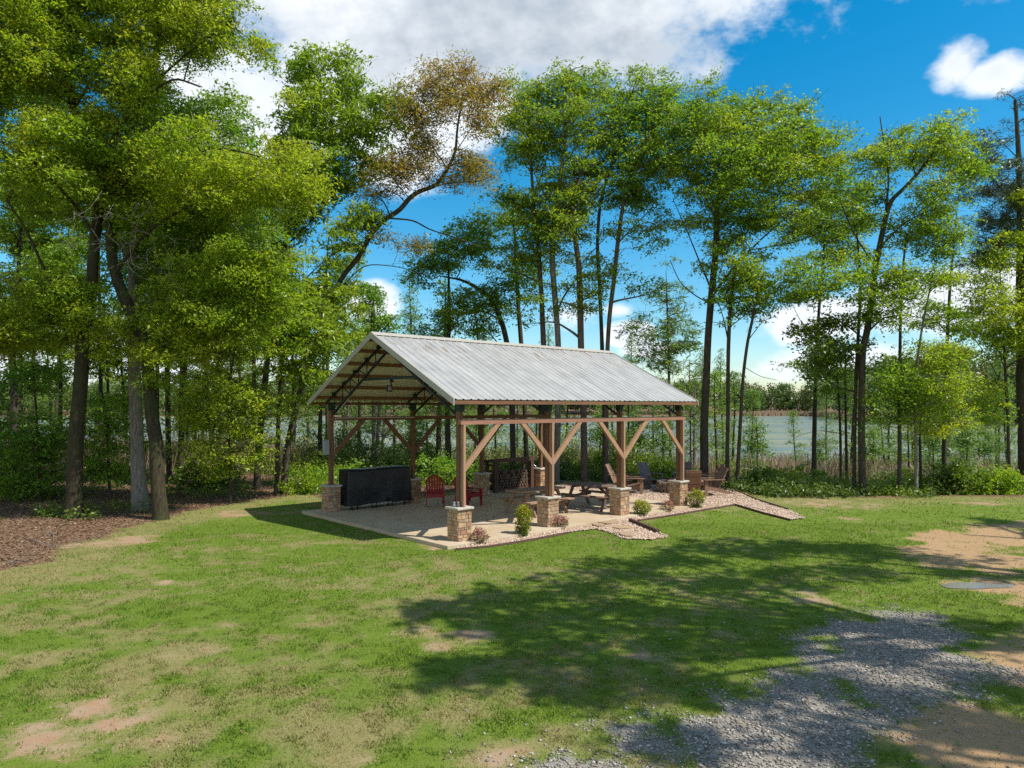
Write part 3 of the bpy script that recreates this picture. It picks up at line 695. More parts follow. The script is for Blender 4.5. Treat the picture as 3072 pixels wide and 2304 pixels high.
# conduit on the back corner post and along the beam
mb = MB(); mb.tube([(0.075, WID - 0.09, 1.55), (0.075, WID - 0.09, 2.80), (0.12, WID - 0.12, 2.85), (1.5, WID - 0.12, 2.85), (3.0, WID - 0.12, 2.85)], 0.013, 6); mb.build('conduit', M['white'], PV)
mb = MB(); mb.tube([(0.06, WID - 0.3, 3.02), (0.06, WID - 1.75, ZC - 0.02), (0.06, HALF, ZC - 0.05), (0.06, 2.0, ZC - 0.03)], 0.010, 6); mb.build('conduit', M['white'], PV)

def loc2(a, b, z=0.0):
    p = L2(a, b); return (float(p[0]), float(p[1]), z)
# electrical box on the back corner post
eb = empty('electrical_box', loc2(-0.17, WID, 1.72), R(42.16), 'grey electrical box fixed to the back left pavilion post', 'electrical box')
mb = MB(); mb.box((0, 0, 0.23), (0.09, 0.05, 0.225)); b = mb.build('case', M['boxgrey'], eb, bevel=0.006)
mb = MB(); mb.box((0, -0.056, 0.23), (0.083, 0.006, 0.215)); b = mb.build('door', M['boxgrey'], eb)
mb = MB(); mb.box((0.06, -0.068, 0.2), (0.008, 0.006, 0.02)); mb.build('latch', M['metal'], b)
# spot lamp under the first collar tie
fl = empty('floodlight', loc2(0.02, HALF - 0.15, ZC - 0.36), R(30), 'small black floodlight hanging from the gable truss tie', 'floodlight')
mb = MB(); mb.tube([(0, 0, 0.33), (0, 0, 0.22), (0.03, 0, 0.14)], 0.018, 6); mb.box((0.02, 0, 0.29), (0.05, 0.035, 0.035)); mb.build('bracket', M['black'], fl)
mb = MB(); mb.box((-0.06, -0.02, 0.08), (0.075, 0.03, 0.085)); mb.build('lamp_head', M['black'], fl)
mb = MB(); mb.box((-0.06, -0.053, 0.08), (0.05, 0.004, 0.055)); mb.build('lens', M['lens'], fl)
# glass jars on the nearest pier
for i, (dx, lab) in enumerate(((-0.15, 'small glass jar on the nearest pier cap, farther from the post'), (-0.075, 'small glass jar on the nearest pier cap, right against the post'))):
    j = empty('glass_jar', loc2(dx - 0.02, -0.02 - 0.05 * i, 0.80), 0, lab, 'jar', 'jars on the pier')
    mb = MB(); mb.lathe((0, 0, 0), [(0.030, 0.0), (0.034, 0.008), (0.034, 0.075), (0.025, 0.095), (0.025, 0.105)], 14); mb.build('jar_body', M['glass'], j, True)
    mb = MB(); mb.lathe((0, 0, 0.105), [(0.028, 0), (0.028, 0.018), (0.01, 0.02)], 14); mb.build('lid', M['metal'], j, True)

# rolling rack under a black cover between the two back left piers
cv = empty('covered_cart', loc2(1.50, WID - 0.12), R(42.16), 'long low cart under a black vinyl cover on caster wheels', 'covered cart')
mb = MB(); nxs, nzs = 40, 14; hl, hd = 1.12, 0.30
V = []; ring = []
for iz in range(nzs + 1):
    z = 0.13 + (1.24 - 0.13) * iz / nzs
    pts = []
    per = [(-hl, -hd), (hl, -hd), (hl, hd), (-hl, hd)]
    for e in range(4):
        a, b_ = per[e], per[(e + 1) % 4]; kk = nxs if e % 2 == 0 else 8
        for q in range(kk):
            t = q / kk; pts.append((a[0] + (b_[0] - a[0]) * t, a[1] + (b_[1] - a[1]) * t))
    pts = np.array(pts); nr = len(pts)
    fl_ = (vnoise(pts[:, 0] * 1.0 + 3, pts[:, 1] * 1.0 + z * 0.25, 0.16, 5) - 0.5) * 0.07 * (1 - z / 1.7) + (vnoise(pts[:, 0], pts[:, 1] + z, 0.5, 8) - .5) * 0.05
    sc_ = 1 + (0.03 * (1 - iz / nzs)); cr = norm(np.concatenate([pts * [1 / hl, 1 / hd]], 1))
    p2 = pts * sc_ + cr * fl_[:, None]
    zz = z + (0.05 * (vnoise(pts[:, 0] + 1, pts[:, 1], 0.45, 2) - 0.4) + 0.10 * np.exp(-((pts[:, 0] - 0.25) / 0.16) ** 2) * (pts[:, 1] < 0) if iz == 0 else 0.02 * (pts[:, 0] / hl) * 0)
    zz = zz - (0.012 * np.sin((pts[:, 0] + hl) / (2 * hl) * pi * 2.0) * (iz / nzs) ** 3)
    for (px, py), zq in zip(p2, np.broadcast_to(zz, (nr,))): V.append((px, py, zq))
Fs = [(i * nr + j, i * nr + (j + 1) % nr, (i + 1) * nr + (j + 1) % nr, (i + 1) * nr + j) for i in range(nzs) for j in range(nr)] + [[nzs * nr + j for j in range(nr)]]
mb.add(V, Fs); mb.build('cover', M['cover'], cv, True)
mb = MB(); mb.box((0, -0.22, 0.13), (1.05, 0.02, 0.02)); mb.box((0, 0.22, 0.13), (1.05, 0.02, 0.02)); mb.build('frame', M['metal'], cv)
for cx in (-0.98, -0.78, -0.28, -0.12, 0.32, 0.48, 0.95):
    mb = MB(); mb.tube([(cx - 0.02, -0.24, 0.052), (cx + 0.02, -0.24, 0.052)], 0.05, 12); mb.box((cx, -0.24, 0.10), (0.012, 0.012, 0.04)); mb.build('caster', M['rubber'], cv)

# ---------------------------------------------------------------- chairs
def bent_slats(mb, n, w, gap, pts_fn, th, xoff=0.0):
    for i in range(n):
        x = (i - (n - 1) / 2) * (w + gap) + xoff
        pts = pts_fn(i, x)
        for a, b in zip(pts[:-1], pts[1:]): mb.bar(a, b, w, th, (0, -1, 0.3))
def red_chair():
    """moulded plastic adirondack, front at -y"""
    t = empty('adirondack_chair', (0, 0, 0))
    mb = MB(); ks = 7
    for i in range(ks):                                # fan back with arched top
        f = (i - 3) / 3.0; top_z = 0.93 - 0.15 * f * f; x0 = f * 0.205; x1 = f * 0.265
        a = np.array((x0, 0.22, 0.30)); b = np.array((x1 * 1.03, 0.42, 0.72)); c = np.array((x1 * 0.93, 0.50, top_z))
        mb.bar(a, b, 0.066, 0.018, (0, -1, 0.4)); mb.bar(b - (b - a) * 0.01, c, 0.070, 0.018, (0, -1, 0.4))
    arc = [(0.275 * sin(q), 0.40 + 0.085 * cos(q), 0.70 + 0.235 * cos(q)) for q in np.linspace(-1.75, 1.75, 15)]
    mb.tube(arc, 0.017, 6)
    mb.bar((-0.25, 0.30, 0.47), (0.25, 0.30, 0.47), 0.03, 0.05)
    mb.build('backrest', M['red'], t)
    mb = MB()
    for i in range(6):
        f = i / 5; y = -0.28 + 0.5 * f; z = 0.385 - 0.10 * f + 0.012 * sin(f * pi)
        mb.box((0, y, z), (0.255, 0.043, 0.010), np.stack([(1, 0, 0), norm((0, 1, -0.22)), norm((0, 0.22, 1))]))
    mb.box((0, -0.325, 0.35), (0.255, 0.012, 0.05)); mb.build('seat', M['red'], t)
    for s in (-1, 1):
        mb = MB(); mb.prism([(-0.36, -0.06), (0.30, -0.03), (0.36, 0.02), (0.30, 0.035), (-0.28, 0.06), (-0.36, 0.045)], -0.011, 0.011, [(0, 1, 0), (s, 0, 0), (0, 0, 1), (s * 0.295, 0, 0.545)])
        mb.build('armrest', M['red'], t)
        mb = MB(); mb.prism([(-0.36, 0.0), (-0.30, 0.0), (-0.23, 0.54), (-0.37, 0.54)], -0.018, 0.018, [(0, 1, 0), (0, 0, 1), (1, 0, 0), (s * 0.275, 0, 0)]); mb.build('leg', M['red'], t)
        mb = MB(); mb.prism([(0.34, 0.0), (0.40, 0.0), (0.32, 0.30), (0.10, 0.42), (-0.3, 0.42), (-0.3, 0.35), (0.12, 0.28)], -0.016, 0.016, [(0, 1, 0), (0, 0, 1), (1, 0, 0), (s * 0.262, 0, 0)]); mb.build('leg', M['red'], t)
    return t
c1 = red_chair(); p = G(1305, 1517, 0); c1.location = (p[0], p[1], 0); c1.rotation_euler = (0, 0, R(8))
tag(c1, 'dark red plastic adirondack chair facing the lawn beside the covered cart', 'chair', 'red chairs in the pavilion')
c2 = copy_tree(c1); c2.location = (-1.42, 23.05, 0); c2.rotation_euler = (0, 0, R(42))
tag(c2, 'dark red plastic adirondack chair turned sideways behind the nearest post', 'chair', 'red chairs in the pavilion')

def wood_chair(mat):
    """flat-backed wooden adirondack, front at -y, long rails run back to the ground"""
    t = empty('adirondack_chair', (0, 0, 0))
    mb = MB()
    a0 = np.array((0, 0.16, 0.26)); a1 = np.array((0, 0.50, 0.98))
    for i in range(5):
        x = (i - 2) * 0.108; mb.bar(a0 + [x, 0, 0], a1 + [x, 0, RNG.uniform(-.004, .004)], 0.102, 0.020, (0, -1, 0.5))
    for q in (0.24, 0.62, 0.90):
        c = a0 + (a1 - a0) * q + np.array((0, 0.022, -0.010)); mb.bar(c - [0.27, 0, 0], c + [0.27, 0, 0], 0.075, 0.022, norm((0, -1, 0.47)))
    mb.build('backrest', mat, t)
    mb = MB()
    for i in range(7):
        f = i / 6; y = -0.40 + 0.56 * f; z = 0.355 - 0.10 * f + (0.02 if i else -0.0) * cos(f * 3)
        mb.box((0, y, z), (0.265, 0.039, 0.011), np.stack([(1, 0, 0), norm((0, 1, -0.2)), norm((0, 0.2, 1))]))
    mb.build('seat', mat, t)
    for s in (-1, 1):
        mb = MB(); mb.prism([(-0.46, -0.075), (0.36, -0.03), (0.36, 0.04), (-0.42, 0.075), (-0.46, 0.05)], -0.011, 0.011, [(0, 1, 0), (s, 0, 0), (0, 0, 1), (s * 0.325, 0, 0.565)]); mb.build('armrest', mat, t)
        mb = MB(); mb.box((s * 0.305, -0.34, 0.277), (0.014, 0.06, 0.277)); mb.build('leg', mat, t)
        mb = MB(); mb.prism([(-0.43, 0.22), (-0.43, 0.335), (-0.30, 0.34), (0.16, 0.235), (0.74, 0.07), (0.74, 0.0), (0.64, 0.0), (0.1, 0.135)], -0.014, 0.014, [(0, 1, 0), (0, 0, 1), (1, 0, 0), (s * 0.277, 0, 0)]); mb.build('leg', mat, t)
    return t
PIT = np.array((6.25, 27.25))
protos = {'adir': wood_chair(M['adir']), 'adir_grey': wood_chair(M['adir_grey'])}
used_ = set()
for mk_, x, y, ang, lab in (
    ('adir', 4.50, 26.85, 88, 'brown wooden adirondack chair seen from its side, just right of the third front pier'),
    ('adir', 4.25, 28.05, 62, 'brown wooden adirondack chair half hidden behind the side-on chair by the third pier'),
    ('adir_grey', 5.52, 28.45, 28, 'weathered grey slatted adirondack chair facing the camera across the fire pit'),
    ('adir', 6.50, 25.55, 170, 'brown wooden adirondack chair seen from behind, next to the right corner pier'),
    ('adir', 7.55, 27.25, -128, 'brown wooden adirondack chair with its tall back rising behind two others'),
    ('adir', 7.25, 25.75, -82, 'brown wooden adirondack chair farthest right, in profile with its rails toward the grass'),
    ('adir_grey', 7.05, 29.2, -22, 'wooden adirondack chair mostly hidden behind the right corner post')):
    o = protos[mk_] if mk_ not in used_ else copy_tree(protos[mk_]); used_.add(mk_)
    o.location = gpt(x, y, 0.035); o.rotation_euler = (0, 0, R(ang)); tag(o, lab, 'chair', 'wooden chairs round the fire pit')

# ---------------------------------------------------------------- picnic tables (long axis x)
def picnic(mat, label, loc, rz):
    t = empty('picnic_table', loc, rz, label, 'picnic table', 'picnic tables')
    mb = MB()
    for i in range(5): mb.box((RNG.uniform(-.008, .008), (i - 2) * 0.147, 0.715), (0.92, 0.070, 0.019))
    mb.build('tabletop', mat, t)
    for s in (-1, 1):
        mb = MB()
        for i in range(2): mb.box((0, s * (0.60 + 0.145 * i - 0.07), 0.425), (0.92, 0.069, 0.019))
        mb.build('bench', mat, t)
    for sx in (-1, 1):
        x = sx * 0.66
        for s in (-1, 1):
            mb = MB(); mb.prism([(s * 0.60, 0), (s * 0.73, 0), (s * 0.30, 0.695), (s * 0.16, 0.695)], -0.019, 0.019, [(0, 1, 0), (0, 0, 1), (1, 0, 0), (x, 0, 0)]); mb.build('leg', mat, t)
        mb = MB(); mb.box((x - sx * 0.042, 0, 0.36), (0.018, 0.70, 0.045)); mb.box((x - sx * 0.042, 0, 0.66), (0.018, 0.34, 0.034)); mb.build('cross_support', mat, t)
        mb = MB(); mb.bar((x - sx * 0.07, 0, 0.36), (sx * 0.12, 0, 0.69), 0.07, 0.038, (0, 1, 0)); mb.build('brace', mat, t)
    return t
picnic(M['picnic'], 'tan wooden picnic table with benches behind the second front pier', (0.72, 21.4, 0), R(42.16))
picnic(M['picnic_dark'], 'dark wooden picnic table standing crosswise behind the third front pier', (2.62, 22.5, 0), R(-40))

# ---------------------------------------------------------------- firewood rack
rk = empty('firewood_rack', loc2(1.62 + 2 * BAY, WID + 0.28), R(42.16), 'dark timber rack with a thick top beam, standing between the back right piers', 'firewood rack')
mb = MB(); mb.box((0, -0.24, 1.19), (1.10, 0.05, 0.065)); mb.box((0, 0.24, 1.15), (1.08, 0.03, 0.05)); mb.build('top_beam', M['rack'], rk)
for sx in (-1, 1):
    for sy in (-0.24, 0.24):
        mb = MB(); mb.box((sx * 0.93, sy, 0.56), (0.075 if sy < 0 else 0.055, 0.055, 0.56)); mb.build('leg', M['rack'], rk)
    for q in (0.25, 0.5, 0.75, 1.0):
        mb = MB(); mb.box((sx * 0.93, 0, q), (0.02, 0.18, 0.04)); mb.build('side_rail', M['rack'], rk)
mb = MB(); mb.box((0, -0.15, 0.10), (0.85, 0.04, 0.04)); mb.box((0, 0.15, 0.10), (0.85, 0.04, 0.04)); mb.build('base_rail', M['rack'], rk)
lg = None; c0 = np.array(loc2(1.62 + 2 * BAY, WID + 0.28)); rows = 6
for r_ in range(rows):
    for i in range(13 - (r_ % 2)):
        if r_ == rows - 1 and i % 3 == 1: continue
        x = -0.76 + i * 0.126 + (0.063 if r_ % 2 else 0)
        if lg is None:
            mb = MB(); mb.tube([(0, -0.2, 0), (0.006, 0, 0.004), (0, 0.2, 0)], [0.058, 0.062, 0.056], 7); lg = mb.build('firewood_log', M['log']); o = lg
        else: o = lg.copy(); COL.objects.link(o)
        s = RNG.uniform(0.85, 1.08)
        q = L2(1.62 + 2 * BAY + x, WID + 0.28 + RNG.uniform(-.03, .03))
        o.location = (q[0], q[1], 0.20 + r_ * 0.103); o.scale = (s, RNG.uniform(.9, 1.1), s * RNG.uniform(.85, 1)); o.rotation_euler = (0, RNG.uniform(0, 6), R(42.16) + RNG.uniform(-.06, .06))
        tag(o, 'split firewood log in the dark stack inside the timber rack', 'firewood', 'stacked firewood')

# ---------------------------------------------------------------- push mower beside the back right pier
mw = empty('push_mower', loc2(9.45, WID + 0.35, -0.02), R(20), 'small dark push mower with a thin metal handle beside the back right pier', 'mower')
mb = MB(); mb.box((0, 0, 0.17), (0.36, 0.24, 0.06), None, 0.85); mb.box((0, 0, 0.27), (0.14, 0.13, 0.06), None, 0.8); mb.build('deck', M['black'], mw, bevel=0.02)
mb = MB()
for s in (-1, 1): mb.tube([(-0.30 * -1, s * 0.2, 0.18), (-0.25, s * 0.2, 0.75), (-0.34, s * 0.2, 0.93)] if False else [(0.28, s * 0.2, 0.2), (-0.35, s * 0.2, 0.86), (-0.42, s * 0.17, 0.92)], 0.013, 6)
mb.tube([(-0.42, -0.17, 0.92), (-0.42, 0.17, 0.92)], 0.013, 6); mb.build('handle', M['metal'], mw)
for sx in (-0.3, 0.3):
    for s in (-0.26, 0.26):
        mb = MB(); mb.tube([(sx, s - 0.02, 0.1), (sx, s + 0.02, 0.1)], 0.1, 14); mb.build('wheel', M['rubber'], mw)

# ---------------------------------------------------------------- fire pit
fz = float(gz(*PIT)) + 0.03
fp = empty('fire_pit', (PIT[0], PIT[1], fz), 0, 'round stacked stone fire pit in the gravel between the wooden chairs', 'fire pit')
mb = MB()
for r_ in range(4):
    n = 14; 
    for i in range(n):
        a = 2 * pi * (i + 0.5 * (r_ % 2) + RNG.uniform(-.08, .08)) / n; er = np.array((cos(a), sin(a), 0)); et = np.array((-sin(a), cos(a), 0))
        rad = 0.62 + RNG.uniform(-.02, .02)
        mb.box(er * rad + [0, 0, 0.05 + 0.098 * r_], (0.085 + RNG.uniform(-.01, .015), 0.128, 0.045), np.stack([er, et, (0, 0, 1)]), RNG.uniform(.88, 1))
mb.build('stone_ring', M['pitstone'], fp)
mb = MB(); mb.lathe((0, 0, 0), [(0.53, 0.0), (0.53, 0.06), (0.3, 0.10), (0.02, 0.12)], 20); mb.build('ash_bed', plain('wood_ash', (0.22, 0.21, 0.2), 0.95, 0, 0.4, 12), fp)
for i in range(7):
    a = RNG.uniform(0, pi); c = np.array((PIT[0], PIT[1], fz + 0.2 + 0.045 * i)); d = np.array((cos(a), sin(a), RNG.uniform(-.15, .35))) * RNG.uniform(.3, .5)
    mb = MB(); mb.tube([c - d, c + (0, 0, .01), c + d], [0.035, 0.04, 0.03], 7)
    tag(mb.build('charred_log', M['log' if i % 2 else 'edging']), 'rough burnt branch heaped in the stone fire pit', 'log', 'branches in the fire pit')

# ---------------------------------------------------------------- edging boards along the gravel
def edging(px, label, h=0.09, w=0.035):
    mb = MB(); pts = [G(u, v, GZ) for u, v in px]
    for a, b in zip(pts[:-1], pts[1:]):
        za, zb = gz(*a), gz(*b)
        mb.bar((a[0], a[1], za + h / 2 - 0.01), (b[0], b[1], zb + h / 2 - 0.01), w, h)
    tag(mb.build('edging_board', M['edging']), label, 'edging board', 'timber edging of the gravel bed')
edging([(1368, 1652), (1466, 1643), (1580, 1625), (1706, 1601)], 'long thin edging board along the lawn in front of the two nearest piers', 0.06)
edging([(1890, 1567), (1974, 1602)], 'short thick dark timber lying at the mouth of the stepping stone path', 0.13, 0.08)
edging([(1915, 1564), (2023, 1548), (2118, 1531), (2206, 1517)], 'thin edging board from the stepping stone path to the right gravel path', 0.06)
edging([(2206, 1517), (2290, 1542), (2372, 1563)], 'edging board on the lawn side of the narrow right gravel path', 0.07)
edging([(2168, 1471), (2192, 1480), (2214, 1491), (2275, 1507), (2365, 1532)], 'edging board on the lake side of the gravel, curving round the chairs', 0.08)
edging([(2240, 1520), (2325, 1543)], 'short board laid along the middle of the right gravel path', 0.05, 0.05)

# flagstones in the path
for (u, v, ru, rv, rot, lab) in ((1815, 1568, 40, 9, .2, 'broad sandstone flag at the slab end of the stepping path'), (1880, 1608, 26, 7, 1.0, 'lowest sandstone flag of the stepping path, near the grass'),
                                 (1868, 1588, 34, 5, 2.0, 'narrow sandstone flag in the middle of the stepping path'), (1795, 1580, 20, 4, .5, 'small sandstone flag at the left edge of the stepping path')):
    c = G(u, v, GZ); rx = ru * c[1] / F; ry = rv * c[1] ** 2 / (F * 3.29); zc_ = float(gz(*c)) + 0.05
    n = 9; aa = (np.arange(n) + RNG.uniform(0, .6, n)) * 2 * pi / n
    mb = MB(); mb.prism([(rx * cos(a) * RNG.uniform(.8, 1.1), ry * sin(a) * RNG.uniform(.8, 1.1)) for a in aa], 0, 0.035, [(1, 0, 0), (0, 1, 0), (0, 0, 1), (c[0], c[1], zc_ - 0.01)])
    tag(mb.build('flagstone', M['flag'], bevel=0.006), lab, 'flagstone', 'stepping stones')
# ================================================================ vegetation
def rand_unit(n):
    v = RNG.normal(size=(n, 3)); return norm(v)
def leaf_quads(C, L, asp, up=0.5, droop=0.25, fold=0.12):
    n = len(C)
    d = rand_unit(n); d[:, 2] = d[:, 2] * 0.7 - droop; d = norm(d)
    nr = rand_unit(n); nr[:, 2] += up; nr = nr - (nr * d).sum(1, keepdims=True) * d; nr = norm(nr)
    s = np.cross(d, nr); L = np.broadcast_to(L, (n,))[:, None]; Wd = L * asp
    m0 = C - d * L * 0.05
    V = np.stack([C - d * L * .5, m0 + s * Wd * .5 + nr * L * fold, C + d * L * .5, m0 - s * Wd * .5 + nr * L * fold], 1)
    return V.reshape(-1, 3)
def tubes3(A, B, ra, rb, sag=0.0):
    """many thin three-sided twigs at once, each bent once"""
    n = len(A); d = norm(B - A); ref = np.where(np.abs(d[:, 2:3]) > 0.9, [[1.0, 0, 0]], [[0, 0, 1.0]])
    a = norm(np.cross(d, ref)); b = np.cross(d, a)
    Mi = (A + B) / 2 + rand_unit(n) * np.linalg.norm(B - A, axis=1, keepdims=True) * 0.10; Mi[:, 2] += sag
    V = []
    for Pp, r in ((A, ra), (Mi, (ra + rb) / 2), (B, rb)):
        r = np.broadcast_to(r, (n,))[:, None]
        for k in range(3): V.append(Pp + r * (cos(2.094 * k) * a + sin(2.094 * k) * b))
    V = np.stack(V, 1).reshape(-1, 3)
    q = np.array([(i * 3 + j, i * 3 + (j + 1) % 3, (i + 1) * 3 + (j + 1) % 3, (i + 1) * 3 + j) for i in range(2) for j in range(3)])
    return V, (q[None] + 9 * np.arange(n)[:, None, None]).reshape(-1, 4)
def limb_mesh(pts, rad, k=10, wob=0.12):
    """smooth, slightly lumpy tapered limb through the given points"""
    pts = np.asarray(pts, float); n = len(pts); t = np.arange(n); m = max(4, int((n - 1) * 5)) + 1
    tt = np.linspace(0, n - 1, m)
    p = np.stack([np.interp(tt, t, pts[:, i]) for i in range(3)], -1)
    for _ in range(3):
        q = p.copy(); q[1:-1] = (p[:-2] + 2 * p[1:-1] + p[2:]) / 4; p = q
    r = np.interp(tt, t, rad)
    tg = norm(np.gradient(p, axis=0)); ref = np.array([0.3, 1.0, 0.1])
    a = norm(np.cross(tg, ref)); b = np.cross(tg, a)
    an = 2 * pi * np.arange(k) / k; ph = RNG.random(4) * 6
    rr = r[:, None] * (1 + wob * (np.sin(an[None] * 2 + ph[0] + p[:, 2:3] * 0.6) * 0.5 + np.sin(an[None] * 3 + ph[1] - p[:, 2:3] * 1.3) * 0.35 + np.sin(an[None] + ph[2] + p[:, 2:3] * 2.2) * .3))
    V = p[:, None, :] + rr[..., None] * (np.cos(an)[None, :, None] * a[:, None, :] + np.sin(an)[None, :, None] * b[:, None, :])
    I_ = np.arange(m * k).reshape(m, k); J = np.roll(I_, -1, 1)
    Q = np.stack([I_[:-1], J[:-1], J[1:], I_[1:]], -1).reshape(-1, 4)
    return V.reshape(-1, 3), Q, p, r
class Bag:
    def __init__(s): s.V = []; s.Q = []; s.n = 0; s.a = {}
    def add(s, V, Q, **kw):
        s.V.append(V); s.Q.append(np.asarray(Q) + s.n); s.n += len(V)
        for k, v in kw.items(): s.a.setdefault(k, []).append(v)
    def mesh(s, name, mat, smooth=False):
        return np_mesh(name, np.concatenate(s.V), np.concatenate(s.Q), None, mat, smooth, {k: np.concatenate(v) for k, v in s.a.items()})

LEAFCOUNT = 0
def foliage(bag, C, rc, flat, per, L, asp, tintc, droop=0.25, up=0.85):
    """leaves in sprays around clump centres C"""
    global LEAFCOUNT
    n = len(C); N = n * per; LEAFCOUNT += N
    tilt = RNG.normal(size=(n, 2)) * 0.35
    o = RNG.normal(size=(n, per, 3)) * 0.55
    o /= np.maximum(1, np.linalg.norm(o, axis=2, keepdims=True) / 1.25)
    o[..., 2] = o[..., 2] * flat + o[..., 0] * tilt[:, None, 0] + o[..., 1] * tilt[:, None, 1] - 0.18 * (o[..., 0] ** 2 + o[..., 1] ** 2)
    rcb = np.broadcast_to(rc, (n,))[:, None, None]
    pts = (C[:, None, :] + o * rcb).reshape(-1, 3)
    V = leaf_quads(pts, L * RNG.uniform(0.5, 1.45, N), asp, up, droop)
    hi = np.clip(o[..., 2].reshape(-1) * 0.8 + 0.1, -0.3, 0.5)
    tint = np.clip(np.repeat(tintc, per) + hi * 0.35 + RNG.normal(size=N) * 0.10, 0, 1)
    bag.add(V, np.arange(4 * N).reshape(-1, 4), tint=np.repeat(tint, 4), rnd=np.repeat(RNG.random(N), 4))
def poly_points(poly, Y, D, spacing, keep, rnd_seed, yoff=0.0):
    """clump centres filling an outline at its own distance, rounded off towards its rim in depth"""
    k = Y / F; pw = [((u - 1536) * k, CAMH - (v - 1220) * k) for u, v in poly]
    a = np.array(pw); lo, hi = a.min(0) - .5, a.max(0) + .5
    n = int((hi - lo).prod() / spacing ** 2 * 9 * max(0.6, D / 2.0)) + 4
    x = RNG.uniform(lo[0], hi[0], n); z = RNG.uniform(lo[1], hi[1], n)
    sd = poly_sd(x, z, pw)
    rag = (fbm(x, z * .7, 0.9, rnd_seed, 3) - 0.5) * 4.0
    dd = np.clip(sd * 1.1 + 0.35, 0.25, D); y = Y + yoff + RNG.uniform(-1, 1, n) * dd
    g = fbm(x * 1.0, z * 1.25 + y * 0.35, 1.9, rnd_seed + 3, 3)
    ok = (sd + rag * 0.5 > 0) & (g > 0.985 - keep)
    # perspective: keep the outline's apparent shape by growing with depth
    q = y / Y; pts = np.stack([x * q, y, CAMH + (z - CAMH) * q], -1)[ok]
    if len(pts) == 0: return pts
    pts = pts[RNG.permutation(len(pts))]
    # boughs: flat, drooping sprays of clumps with air between the layers
    B = spacing * 1.9; cell = {}; out = []
    for p in pts:
        key = (int(p[0] // (B * .62)), int(p[1] // (B * .75)), int(p[2] // (B * .40)))
        if key in cell: continue
        cell[key] = 1; out.append(p)
    out = np.array(out); nb = len(out); m = 7
    r = np.sqrt(RNG.random((nb, m))) * B * .62; a = RNG.random((nb, m)) * 2 * pi
    el = RNG.uniform(.55, 1.0, (nb, 1)); ro = RNG.random((nb, 1)) * pi
    ox, oy = r * np.cos(a), r * np.sin(a) * el
    o = np.stack([ox * np.cos(ro) - oy * np.sin(ro), ox * np.sin(ro) + oy * np.cos(ro), -0.22 * r ** 2 / B + RNG.normal(size=(nb, m)) * .07 * B + RNG.normal(size=(nb, 1)) * .18 * ox], -1)
    keepm = RNG.random((nb, m)) < RNG.uniform(.45, 1.25, (nb, 1))
    return (out[:, None] + o)[keepm]

STY = {  # leaf material, leaf length, aspect, clump radius, flatness, leaves per clump, droop
    'olive': dict(leaf='leaf_olive', L=0.103, asp=0.42, rc=0.37, flat=0.38, per=55, droop=.2, sp=0.58),
    'green': dict(leaf='leaf_green', L=0.123, asp=0.46, rc=0.38, flat=0.38, per=38, droop=.25, sp=0.66),
    'mid': dict(leaf='leaf_mid', L=0.123, asp=0.42, rc=0.43, flat=0.32, per=42, droop=.2, sp=0.70),
    'bright': dict(leaf='leaf_bright', L=0.127, asp=0.46, rc=0.38, flat=0.32, per=36, droop=.3, sp=0.66),
    'long': dict(leaf='leaf_bright', L=0.196, asp=0.32, rc=0.38, flat=0.41, per=26, droop=.5, sp=0.66),
    'orange': dict(leaf='leaf_orange', L=0.14, asp=0.27, rc=0.44, flat=0.6, per=32, droop=.0, sp=0.62),
    'pine': dict(leaf='leaf_pine', L=0.24, asp=0.09, rc=0.30, flat=0.54, per=50, droop=-.1, sp=0.75),
    'cyp': dict(leaf='leaf_cyp', L=0.22, asp=0.20, rc=0.41, flat=0.27, per=15, droop=.15, sp=0.75),
    'dark': dict(leaf='leaf_dark', L=0.15, asp=0.5, rc=0.33, flat=0.45, per=23, droop=.2, sp=0.6),
    'lime': dict(leaf='leaf_lime', L=0.108, asp=0.45, rc=0.41, flat=0.25, per=42, droop=.3, sp=0.62),
}
RAD = {1: .82, 2: .86, 3: .95, 9: .56}
